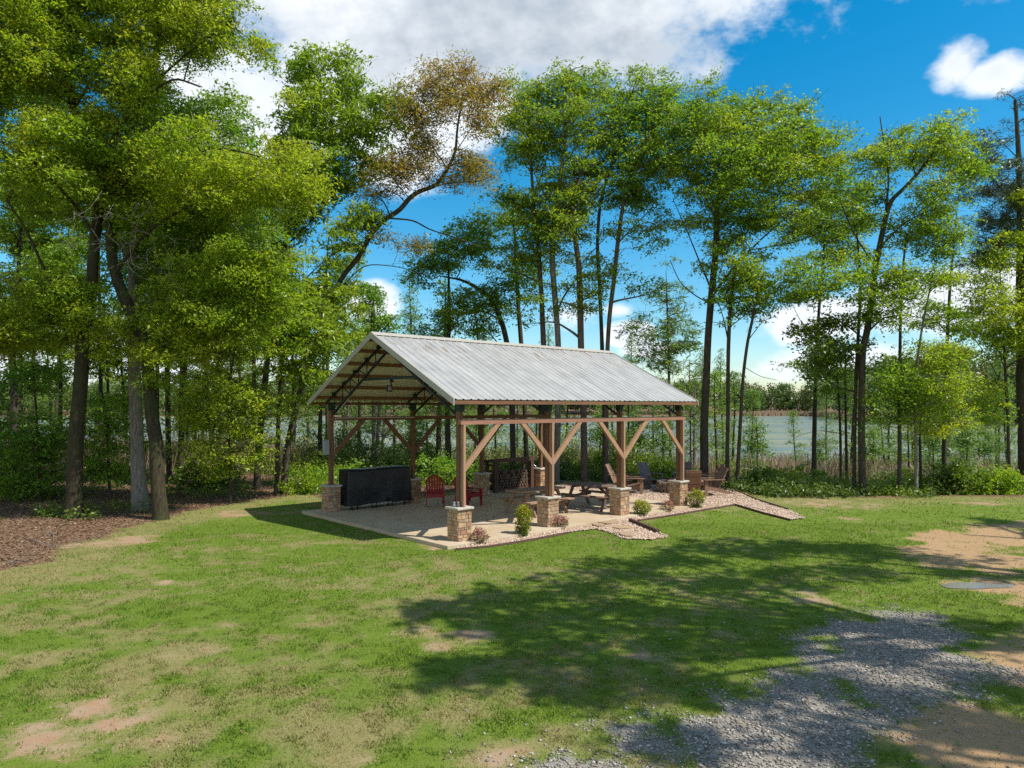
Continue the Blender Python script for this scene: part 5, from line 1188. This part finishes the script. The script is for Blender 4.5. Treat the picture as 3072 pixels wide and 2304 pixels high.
tree('willow_tree', 'bright yellow-green drooping tree at the right edge of the lake view', 27.5,
     [([(3030, 1450), (3026, 1330), (3020, 1180), (3010, 1000), (3000, 820)], [7, 6, 5, 2], 0), ([(3020, 1180), (2950, 1050), (2890, 980)], [3, 1], -.6), ([(3010, 1000), (3070, 880), (3130, 800)], [3, 1], -.4)],
     [([(2900, 830), (2960, 740), (3080, 700), (3300, 760), (3300, 1050), (3090, 1060), (3020, 1110), (3050, 1240), (2990, 1300), (2940, 1190), (2870, 1110), (2840, 1020), (2900, 960)], 1.6, 0.52), ([(2980, 620), (3080, 560), (3250, 600), (3200, 740), (3000, 740)], 1.2, 0.46)], 'lime', 'bark', seed=33, tint=.25)
tree('pine_tree', 'dark tall pine cut off by the right edge of the picture', 28.8,
     [([(3075, 1458), (3070, 1300), (3063, 1095), (3062, 850), (3062, 663), (3057, 478), (3046, 300)], [22, 19, 17, 12, 6], 0), ([(3060, 640), (3000, 560), (2940, 500)], [4, 2], -.4), ([(3058, 480), (3000, 420), (2960, 380)], [3, 1], -.3), ([(3060, 700), (3140, 600), (3220, 520)], [4, 2], .4), ([(3062, 760), (2990, 700), (2930, 690)], [4, 2], -.6)],
     [([(2880, 430), (2940, 320), (3030, 275), (3130, 290), (3260, 420), (3280, 640), (3150, 720), (3000, 720), (2960, 620), (2900, 560)], 2.0, 0.52), ([(2900, 680), (3000, 640), (3010, 760), (2940, 780)], .9, 0.44)], 'pine', 'bark', seed=34)

tree('hardwood_tree', 'hazy-crowned slim tree farther back between the two big right crowns', 33.0,
     [([(2440, 1440), (2444, 1250), (2450, 1050), (2462, 850), (2480, 650)], [9, 8, 6, 3], 0), ([(2450, 1050), (2400, 960), (2370, 900)], [3, 1], .3)],
     [([(2400, 560), (2500, 500), (2580, 560), (2600, 700), (2540, 800), (2420, 780)], 1.6, 0.49), ([(2300, 940), (2420, 920), (2480, 1000), (2380, 1080), (2290, 1040)], 1.0, 0.33)], 'mid', 'bark', seed=35, tint=.2)
tree('hardwood_tree', 'slim tree farther back, its crown filling the gap left of the dark pine', 33.5,
     [([(2830, 1440), (2834, 1250), (2840, 1050), (2850, 850), (2870, 650)], [9, 8, 6, 3], 0), ([(2840, 1000), (2780, 920), (2740, 880)], [3, 1], .3)],
     [([(2780, 700), (2860, 560), (2960, 560), (3020, 680), (2990, 820), (2880, 880), (2790, 820)], 1.6, 0.49), ([(2740, 900), (2900, 900), (2960, 960), (2900, 1040), (2780, 1020)], 1.2, 0.43)], 'mid', 'bark', seed=36, tint=.25)
# ---- trees standing outside the right edge: their shade lies across the lawn
def crown_blob(c, r, n): 
    v = rand_unit(n) * (RNG.random((n, 1)) ** 0.45) * r; return v + c
def plain_tree(name, label, x, y, H, blobs, sty, bark, rtr, per=70, L=0.2):
    z0 = float(gz(x, y)); base = np.array((x, y, z0)); wood = Bag(); S = STY[sty]
    V, Q, c, cr = limb_mesh(np.array([(0, 0, -.2), (0, 0, .4), (0.1, 0, H * .3), (-.1, .1, H * .6), (0, 0, H * .95)]), [rtr * 1.6, rtr * 1.1, rtr * .9, rtr * .6, .04], 12); wood.add(V, Q)
    C = np.concatenate([crown_blob(np.array(b[:3]), np.array(b[3:6]), int(b[6])) for b in blobs])
    for b in blobs:
        t = np.array(b[:3]); s = np.array((0, 0, max(H * .3, t[2] - 0.7 * np.hypot(t[0], t[1]))))
        V, Q, c2, _ = limb_mesh(np.array([s, s * .5 + t * .5 + [0, 0, .3], t]), [rtr * .45, rtr * .3, .03], 7); wood.add(V, Q); c = np.concatenate([c, c2])
    j = np.array([np.argmin(np.linalg.norm(c - q, axis=1)) for q in C]); V, Q = tubes3(c[j], C, 0.02, 0.006); wood.add(V, Q)
    root = empty(name, tuple(base), 0, label, 'tree'); link('trunk', wood.mesh('trunk', M[bark], True), root)
    bag = Bag(); foliage(bag, C, S['rc'] * 1.1, S['flat'], per, L, S['asp'] * 1.2, np.full(len(C), .2)); link('crown', bag.mesh('crown', M[S['leaf']]), root)
SHADOW = [(1320, 1842, 95, 26), (1430, 1812, 130, 34), (1560, 1790, 130, 34), (1700, 1760, 130, 34), (1840, 1715, 150, 34), (2000, 1680, 150, 32), (2180, 1650, 170, 32), (2380, 1640, 170, 26), (2600, 1655, 170, 26), (2830, 1670, 150, 24),
          (1480, 1890, 120, 28), (1640, 1860, 160, 40), (1840, 1810, 180, 42), (2060, 1760, 180, 42), (2280, 1725, 180, 40), (2520, 1715, 150, 26), (2900, 1725, 120, 18),
          (1390, 2030, 110, 28), (1540, 2010, 140, 34), (1700, 1945, 170, 36), (1900, 1900, 180, 44), (2150, 1850, 190, 50), (2420, 1830, 150, 40), (1740, 2090, 140, 30), (1900, 2010, 170, 40), (2120, 1950, 170, 44), (2330, 1930, 150, 36),
          (2600, 1960, 150, 34), (2780, 1900, 150, 34), (2980, 1890, 130, 30), (2480, 2060, 140, 24), (2720, 2110, 130, 30), (2930, 2060, 120, 34), (2150, 2090, 120, 26), (2620, 2240, 120, 24), (2900, 2180, 110, 26), (2050, 2240, 60, 12),
          (2990, 1572, 110, 15), (3120, 1580, 120, 14)]
ST = [('tall leafy tree just outside the right edge, shading the middle of the lawn', 12.6, 7.6, 15.5), ('tall leafy tree outside the right edge nearer the track, shading the gravel drive', 13.4, 3.0, 14.5),
      ('leafy tree farther outside the right edge, shading the lawn round the puddle', 18.2, 10.4, 15.0), ('tree outside the right edge throwing the small far shadow at the lawn edge', 20.4, 14.6, 13.5)]
bl = [[] for _ in ST]
for u, v, ru, rv in SHADOW:
    c = G(u, v, GZ); rx = ru * c[1] / F; ry = abs(G(u, v + rv, GZ)[1] - G(u, v - rv, GZ)[1]) / 2
    zz_ = RNG.uniform(10.8, 13.6); tt = 1 / math.tan(SUN_EL)
    while True:      # high enough to stay above the picture, where the photograph shows none of it
        p = np.array((c[0] + SUN_H[0] * zz_ * tt, c[1] + SUN_H[1] * zz_ * tt))
        if (p[0] - rx - .6) / (p[1] + ry + .6) > .74 or (zz_ - 1.0 - CAMH) / (p[1] + ry + .6) > .60: break
        zz_ += 0.5
    k = int(np.argmin([np.hypot(p[0] - t[1], p[1] - t[2]) - 0.0 for t in ST])) if v > 1600 else 3
    bl[k].append((p[0] - ST[k][1], p[1] - ST[k][2], zz_ + .1, rx, ry, .5, max(7, int(rx * ry * 11.5))))
for (lab, x, y, H), b in zip(ST, bl): plain_tree('shade_tree', lab, x, y, H, b, 'mid', 'bark', 0.22)

# ---- thin saplings in the swamp between the woods and the lake (copies of four kinds)
def sapling(sty, H, r, n, wide, bare=False, seed=0):
    wood = Bag(); S = STY[sty]
    V, Q, c, cr = limb_mesh(np.array([(0, 0, -.3), (0.02 * H * .3, 0, H * .35), (-.01 * H, .01 * H, H * .7), (0, 0, H)]), [r * 1.3, r, r * .7, .012], 7); wood.add(V, Q)
    t = RNG.uniform(.22, 1.0, n); a = RNG.random(n) * 2 * pi; w_ = wide * np.sin(np.clip((1.02 - t) / .8, 0, 1) * pi * .62) * RNG.uniform(.4, 1, n)
    A = np.stack([np.zeros(n), np.zeros(n), t * H], -1); B_ = A + np.stack([np.cos(a) * w_, np.sin(a) * w_, w_ * RNG.uniform(.05, .5, n)], -1)
    V, Q = tubes3(A, B_, 0.016, 0.006); wood.add(V, Q)
    root = empty('sapling', (0, 0, 0)); link('trunk', wood.mesh('trunk', M['bark' if not bare else 'bark_pale'], True), root)
    if bare:
        w2 = Bag(); K = 9; Ar = np.repeat(B_ * .6 + A * .4, K, 0); E = Ar + RNG.normal(size=(n * K, 3)) * .35 + [0, 0, .35]
        V, Q = tubes3(Ar, E, 0.010, 0.005); w2.add(V, Q); link('twigs', w2.mesh('twigs', M['twig'], True), root)
    else:
        bag = Bag(); Cc = np.concatenate([B_, B_ * .55 + A * .45]); foliage(bag, Cc, .5, .35, 20, S['L'] * 1.15, S['asp'] * 1.1, RNG.random(len(Cc)) * .4); link('crown', bag.mesh('crown', M[S['leaf']]), root)
    return root
SP = {'a': sapling('cyp', 8.0, .075, 46, 1.1), 'b': sapling('mid', 9.0, .085, 44, 1.5), 'c': sapling('cyp', 4.2, .045, 30, .8), 'd': sapling('green', 7.0, .10, 30, 1.3, True), 'e': sapling('mid', 11.0, .12, 26, 1.4)}
SPL = {'a': 'thin feathery cypress sapling in the wet ground between the woods and the lake', 'b': 'thin leafy sapling with a bare lower stem by the lake', 'c': 'small feathery cypress seedling near the water', 'd': 'bare grey tree of fine twigs seen past the pavilion', 'e': 'tall thin straight trunk with few leaves between the woods and the lake'}
SP['f'] = sapling('cyp', 15.0, .12, 110, 2.1); SPL['f'] = 'tall pale feathery cypress standing in the swamp before the lake'
seen = set()
for kd, u, Y, s in (('e', 1313, 36, 1), ('e', 1346, 34, 1.05), ('b', 1080, 38, .9), ('a', 1180, 41, .9), ('a', 1285, 44, 1), ('b', 1420, 40, .8), ('a', 1490, 46, 1), ('c', 1240, 36, .9), ('d', 1130, 37, 1.05), ('d', 1180, 43, 1.1), ('d', 2082, 44, 1.0),
                     ('a', 1700, 44, .9), ('b', 1880, 42, .8), ('c', 1795, 38, 1), ('a', 1955, 50, 1), ('c', 1905, 36, .9), ('b', 2150, 38, .75), ('a', 2250, 44, .8), ('c', 2272, 39, 1.0), ('a', 2392, 50, .7), ('c', 2620, 40, .9), ('a', 2660, 46, .8), ('b', 2725, 40, .6),
                     ('a', 2790, 48, .8), ('a', 2895, 42, .85), ('c', 2950, 44, 1), ('a', 2985, 46, .8), ('a', 3020, 43, .8), ('b', 2935, 52, .8), ('c', 2460, 42, .8), ('e', 640, 40, .9), ('e', 720, 44, .9), ('b', 330, 42, 1), ('b', 160, 40, .9), ('e', 170, 46, 1), ('a', 590, 50, .9),
                     ('e', 1450, 34, .8), ('a', 1545, 52, 1), ('b', 1610, 40, .7), ('c', 1990, 34, .9), ('e', 960, 35, .8), ('d', 1040, 40, .9), ('f', 1230, 52, 1.0), ('f', 1350, 56, .9), ('f', 1450, 50, .8), ('f', 1640, 58, .85), ('f', 1900, 60, .8), ('f', 2170, 56, .7), ('f', 2110, 62, .75), ('f', 760, 50, .9), ('f', 600, 54, 1.0), ('f', 430, 50, 1.0), ('f', 280, 56, 1.0), ('f', 90, 48, 1.0), ('f', 2480, 60, .6), ('f', 2880, 58, .7), ('f', 2990, 52, .7), ('f', 930, 54, .9), ('f', 1080, 60, 1.0), ('a', 2555, 42, .9), ('a', 2600, 50, 1.1), ('a', 2740, 43, 1), ('a', 2840, 45, 1.1), ('c', 2800, 36, 1), ('c', 2900, 37, 1), ('b', 2670, 47, .9), ('a', 2200, 47, 1), ('a', 2050, 47, .9), ('b', 1840, 46, .9), ('a', 1390, 43, .9), ('a', 1140, 46, 1), ('a', 1030, 43, 1), ('b', 880, 40, 1), ('a', 700, 38, 1.1), ('a', 560, 40, 1.1), ('a', 380, 38, 1.1), ('b', 250, 37, 1), ('a', 110, 36, 1.1), ('a', 20, 40, 1.1)):
    x = (u - 1536) * Y / F
    o = SP[kd] if kd not in seen else copy_tree(SP[kd]); seen.add(kd)
    o.location = gpt(x, Y); o.scale = (s, s, s); o.rotation_euler = (RNG.normal() * .03, RNG.normal() * .03, RNG.random() * 6.28)
    tag(o, SPL[kd], 'sapling', {'a': 'feathery saplings by the lake', 'b': 'leafy saplings by the lake', 'c': 'small seedlings by the lake', 'd': 'bare grey saplings', 'e': 'thin straight trunks by the lake', 'f': 'tall feathery cypresses before the lake'}[kd])

# ---- shrubs planted in the gravel bed
def bed_shrub(name, label, u, v, h, w_, leaf, n, Ls, seed, stems=7, narrow=False):
    c = G(u, v, GZ); z = float(gz(*c)); root = empty(name, (c[0], c[1], z), 0, label, 'shrub')
    wood = Bag(); k = max(40, int(n / 9)); a = RNG.random(k) * 2 * pi; t = RNG.random(k) ** .75
    prof = np.interp(t, [0, .25, .6, .85, 1], [.45, .95, 1, .75, .3] if not narrow else [.5, .9, .95, .7, .22])
    rr = np.sqrt(RNG.uniform(.25, 1, k)) * prof * w_ / 2 * (1 + .35 * (vnoise(np.cos(a) * 2 + 5, np.sin(a) * 2 + t * 3, .6, seed) - .5))
    C = np.stack([np.cos(a) * rr, np.sin(a) * rr, .06 + t * (h - .06)], -1)
    A = np.stack([np.cos(a) * .02, np.sin(a) * .02, np.full(k, .0)], -1)
    V, Q = tubes3(A[:k // 2], C[:k // 2], .006, .002); wood.add(V, Q)
    link('stems', wood.mesh('stems', M['bark_brown'], True), root)
    bag = Bag(); foliage(bag, C, .075, .8, 9, Ls, .42, np.clip(.1 + t * .75 + RNG.normal(size=k) * .15, 0, 1), .1, .4); link('foliage', bag.mesh('foliage', leaf), root)
bed_shrub('garden_shrub', 'tall narrow yellow-green shrub in the gravel between the two nearest piers', 1571, 1611, .78, .46, M['leaf_shrub'], 1500, .062, 1, narrow=True)
bed_shrub('garden_shrub', 'round yellow-green shrub right of the third front pier', 1923, 1550, .47, .50, M['leaf_shrub'], 1100, .06, 2)
bed_shrub('garden_shrub', 'bright yellow-topped shrub in the gravel right of the corner pier', 2090, 1526, .58, .50, M['leaf_shrub'], 1100, .06, 3)
bed_shrub('flowering_shrub', 'low reddish shrub beside the nearest stone pier', 1436, 1634, .36, .46, M['leaf_pink'], 700, .05, 4)
bed_shrub('flowering_shrub', 'low pink-tinged shrub at the foot of the second front pier', 1679, 1589, .34, .46, M['leaf_pink'], 700, .05, 5)
bed_shrub('flowering_shrub', 'small pinkish shrub left of the right corner pier', 2003, 1537, .36, .42, M['leaf_pink'], 550, .05, 6)

# ---- larger single bushes along the wood edge
def bush(label, u, Y, h, w_, sty, n, seed, dz=0.0):
    x = (u - 1536) * Y / F; z = float(gz(x, Y)); S = STY[sty]; root = empty('wild_bush', (x, Y, z), 0, label, 'bush')
    v = rand_unit(n) * (RNG.random((n, 1)) ** .4); v[:, 2] = np.abs(v[:, 2])
    lump = 1 + .5 * (vnoise(v[:, 0] * 1.3 + 4, v[:, 1] * 1.3 + v[:, 2], .7, seed) - .5)
    C = v * lump[:, None] * [w_ / 2, w_ / 2 * .8, h]; wood = Bag(); V, Q = tubes3(np.zeros((n // 2, 3)) + RNG.normal(size=(n // 2, 3)) * [.15, .15, 0], C[:n // 2], .014, .005); wood.add(V, Q)
    link('stems', wood.mesh('stems', M['bark'], True), root)
    bag = Bag(); foliage(bag, C, .30, .6, 44, S['L'], S['asp'], RNG.random(n) * .4, .15); link('foliage', bag.mesh('foliage', M[S['leaf']]), root)
for i, a in enumerate((('dark rounded bush standing in the dry reeds right of the thin leaning tree', 2428, 31, 1.5, 2.2, 'dark', 60),
                       ('broad dark bush at the right lawn edge, left part of the thicket before the pine', 2860, 27.5, 1.35, 2.4, 'dark', 70), ('broad green bush at the right lawn edge, right part of the thicket before the pine', 2985, 27.2, 1.45, 2.4, 'mid', 70),
                       ('low green bush at the right lawn edge behind the slim trunks', 2700, 28.6, 1.1, 2.2, 'mid', 50), ('leafy green bush behind the fire pit chairs', 2005, 31.5, 1.5, 2.6, 'mid', 60), ('leafy green bush right behind the corner post', 2075, 31, 1.3, 2.0, 'bright', 50),
                       ('dark bush in the hollow right of the gravel bed', 2290, 28.0, 1.3, 2.2, 'dark', 60), ('leafy green bush behind the back corner post on the left', 1030, 27.8, 1.2, 3.2, 'green', 50), ('dense green bush behind the red chairs', 1350, 30.0, 1.4, 3.4, 'green', 60),
                       ('bright bush seen under the beam right of the firewood rack', 1790, 33.5, 1.5, 2.6, 'bright', 60), ('tangled low bush at the foot of the left slim trunks', 620, 28.5, 1.3, 3.0, 'dark', 60), ('shaded bush at the far left behind the twin-stemmed tree', -20, 27.5, 1.9, 3.4, 'dark', 80),
                       ('pale green bush by the left edge of the slab, under the leaning tree', 905, 26.8, 1.1, 2.0, 'mid', 44))): bush(*a, seed=i)

# ---- undergrowth as one mass, reeds as one mass, far woods as one mass
n = 5200; x = RNG.uniform(-26, 26, n); y = np.interp(x, *_Y0) + 0.2 + 12 * RNG.random(n) ** 1.25
den = fbm(x, y, 2.4, 51, 3); k = (den > .40) & ~((x < -7) & (RNG.random(n) < .35)); x, y, den = x[k], y[k], den[k]
hh = (0.25 + 2.6 * np.clip(den - .40, 0, 1) ** .8 * 2.0) * sstep(-.5, 3.0, y - np.interp(x, *_Y0)) * np.where(x > 7, .42, .9) + .12
n = len(x); zz = gz(x, y); lay = 3; C = np.concatenate([np.stack([x + RNG.normal(size=n) * .25, y + RNG.normal(size=n) * .25, zz + hh * f_ * RNG.uniform(.7, 1.1, n)], -1) for f_ in (.25, .62, 1.0)])
bag = Bag(); foliage(bag, C, .34, .6, 26, .13, .46, np.clip(np.tile((fbm(x, y, 1.6, 88, 2) - .42) * 2.6 + .15 - .4 * (x > 7), 3) + RNG.normal(size=len(C)) * .18, 0, 1), .2)
V, Q = tubes3(np.stack([x, y, zz], -1), C[2 * n:], .012, .004)
tag(link('undergrowth', bag.mesh('undergrowth', M['leaf_mixed'])), 'tangled green undergrowth along the lake side of the clearing', 'undergrowth', kind='stuff')
n = 2600; x = RNG.uniform(-24, -5, n); y = 14 + 18 * RNG.random(n); k = (poly_sd(x, y, LITTER) > .5) & (fbm(x, y, 2.0, 61, 3) > .53); x, y = x[k], y[k]
C = np.stack([x, y, gz(x, y) + RNG.uniform(.04, .28, len(x))], -1); bag = Bag(); foliage(bag, C, .26, .5, 22, .085, .5, RNG.random(len(C)) * .3, .1)
tag(link('ground_cover', bag.mesh('ground_cover', M['leaf_dark'])), 'low ivy and seedlings on the shaded wood floor at left', 'ground cover', kind='stuff')

n = 60000; y = 33 + 27 * RNG.random(n); x = (RNG.random(n) * 2 - 1) * 44; dn = fbm(x, y, 5, 71, 3)
k = (dn > .40) & ((x > 1) | (dn > .5)) & (RNG.random(n) < sstep(32, 38, y)); x, y = x[k], y[k]; n = len(x); z = np.maximum(gz(x, y), LAKE_Z); h = RNG.uniform(.8, 2.1, n) * (.6 + .8 * fbm(x, y, 3, 77, 2)); a = RNG.random(n) * pi
wd = RNG.uniform(.012, .03, n); lx, ly = RNG.normal(size=n) * .22 * h, RNG.normal(size=n) * .22 * h
V = np.stack([np.stack([x - np.cos(a) * wd, y - np.sin(a) * wd, z], -1), np.stack([x + np.cos(a) * wd, y + np.sin(a) * wd, z], -1), np.stack([x + lx + np.cos(a) * wd * .6, y + ly, z + h], -1), np.stack([x + lx - np.cos(a) * wd * .6, y + ly, z + h * .98], -1)], 1).reshape(-1, 3)
tag(link('reeds', np_mesh('reeds', V, np.arange(4 * n).reshape(-1, 4), None, M['reed'], False, {'tint': np.repeat(RNG.random(n) * .6, 4), 'rnd': np.repeat(RNG.random(n), 4)})), 'tan dry reeds standing along the near lake shore', 'reeds', kind='stuff')

bag = Bag(); C = []; ct = []
for i in range(900):
    az = RNG.uniform(-1.0, 1.0); x0 = az; yf = np.interp(az, [-1, -0.2, 0.2, 0.42, 0.47, 0.56, 0.75, 2], [380, 400, 430, 455, 300, 215, 190, 180])
    y = yf + RNG.uniform(4, 70); x = az * y; H = RNG.uniform(15, 25) * (0.85 + .3 * vnoise(az * 10 + 3, 0 * az, .9, 5)); w_ = H * RNG.uniform(.22, .36); m_ = 26
    v = rand_unit(m_) * RNG.uniform(.6, 1, (m_, 1)); C.append(np.array((x, y, float(gz(x, y)) + H * .56)) + v * [w_, w_, H * .44]); ct.append(np.full(m_, RNG.random() ** 2))
C = np.concatenate(C); ct = np.concatenate(ct); foliage(bag, C, 2.3, .6, 20, 1.25, .6, np.clip(ct + RNG.normal(size=len(C)) * .08, 0, 1), 0, .6)
tag(link('far_woods', bag.mesh('far_woods', M['leaf_far'])), 'green woods lining the far shore of the lake', 'woods', kind='stuff')
# pale reed bank on the far shore
n = 4000; az = RNG.uniform(.30, .47, n); yf = np.interp(az, [-1, -0.2, 0.2, 0.42, 0.47, 0.56, 0.75, 2], [380, 400, 430, 455, 300, 215, 190, 180]); y = yf - RNG.uniform(4, 40, n); x = az * y; h = RNG.uniform(1.2, 3.0, n)
V = np.stack([np.stack([x - .5, y, np.full(n, LAKE_Z)], -1), np.stack([x + .5, y, np.full(n, LAKE_Z)], -1), np.stack([x + .3 + RNG.normal(size=n) * .3, y + .2, LAKE_Z + h], -1), np.stack([x - .3, y - .2, LAKE_Z + h * .9], -1)], 1).reshape(-1, 3)
tag(link('far_reeds', np_mesh('far_reeds', V, np.arange(4 * n).reshape(-1, 4), None, M['reed'], False, {'tint': np.repeat(RNG.random(n), 4), 'rnd': np.repeat(RNG.random(n), 4)})), 'pale tan reed bank along the far shore', 'reeds', kind='stuff')

# fallen twigs at the left lawn corner
for i, (pts, lab) in enumerate((([(90, 1622), (130, 1642), (175, 1652), (215, 1648)], 'long pale fallen branch on the leaf litter at the left lawn corner'), ([(150, 1600), (162, 1614), (158, 1634)], 'short forked fallen twig behind the long pale branch'), ([(20, 1700), (50, 1690), (90, 1694)], 'thin fallen stick at the left picture edge'))):
    p = [np.append(G(u, v, GZ), 0) for u, v in pts]
    for q in p: q[2] = float(gz(q[0], q[1])) + .03 + RNG.uniform(0, .05)
    V, Q, c, cr = limb_mesh(np.array(p), np.linspace(.016, .005, len(p)), 6); b_ = Bag(); b_.add(V, Q); j = RNG.integers(2, len(c), 5); V, Q = tubes3(c[j], c[j] + RNG.normal(size=(5, 3)) * [.22, .2, .1] + [0, 0, .12], .006, .002); b_.add(V, Q)
    tag(link('fallen_branch', b_.mesh('fallen_branch', M['twig'], True)), lab, 'branch', 'fallen branches')
print('LEAVES', LEAFCOUNT)
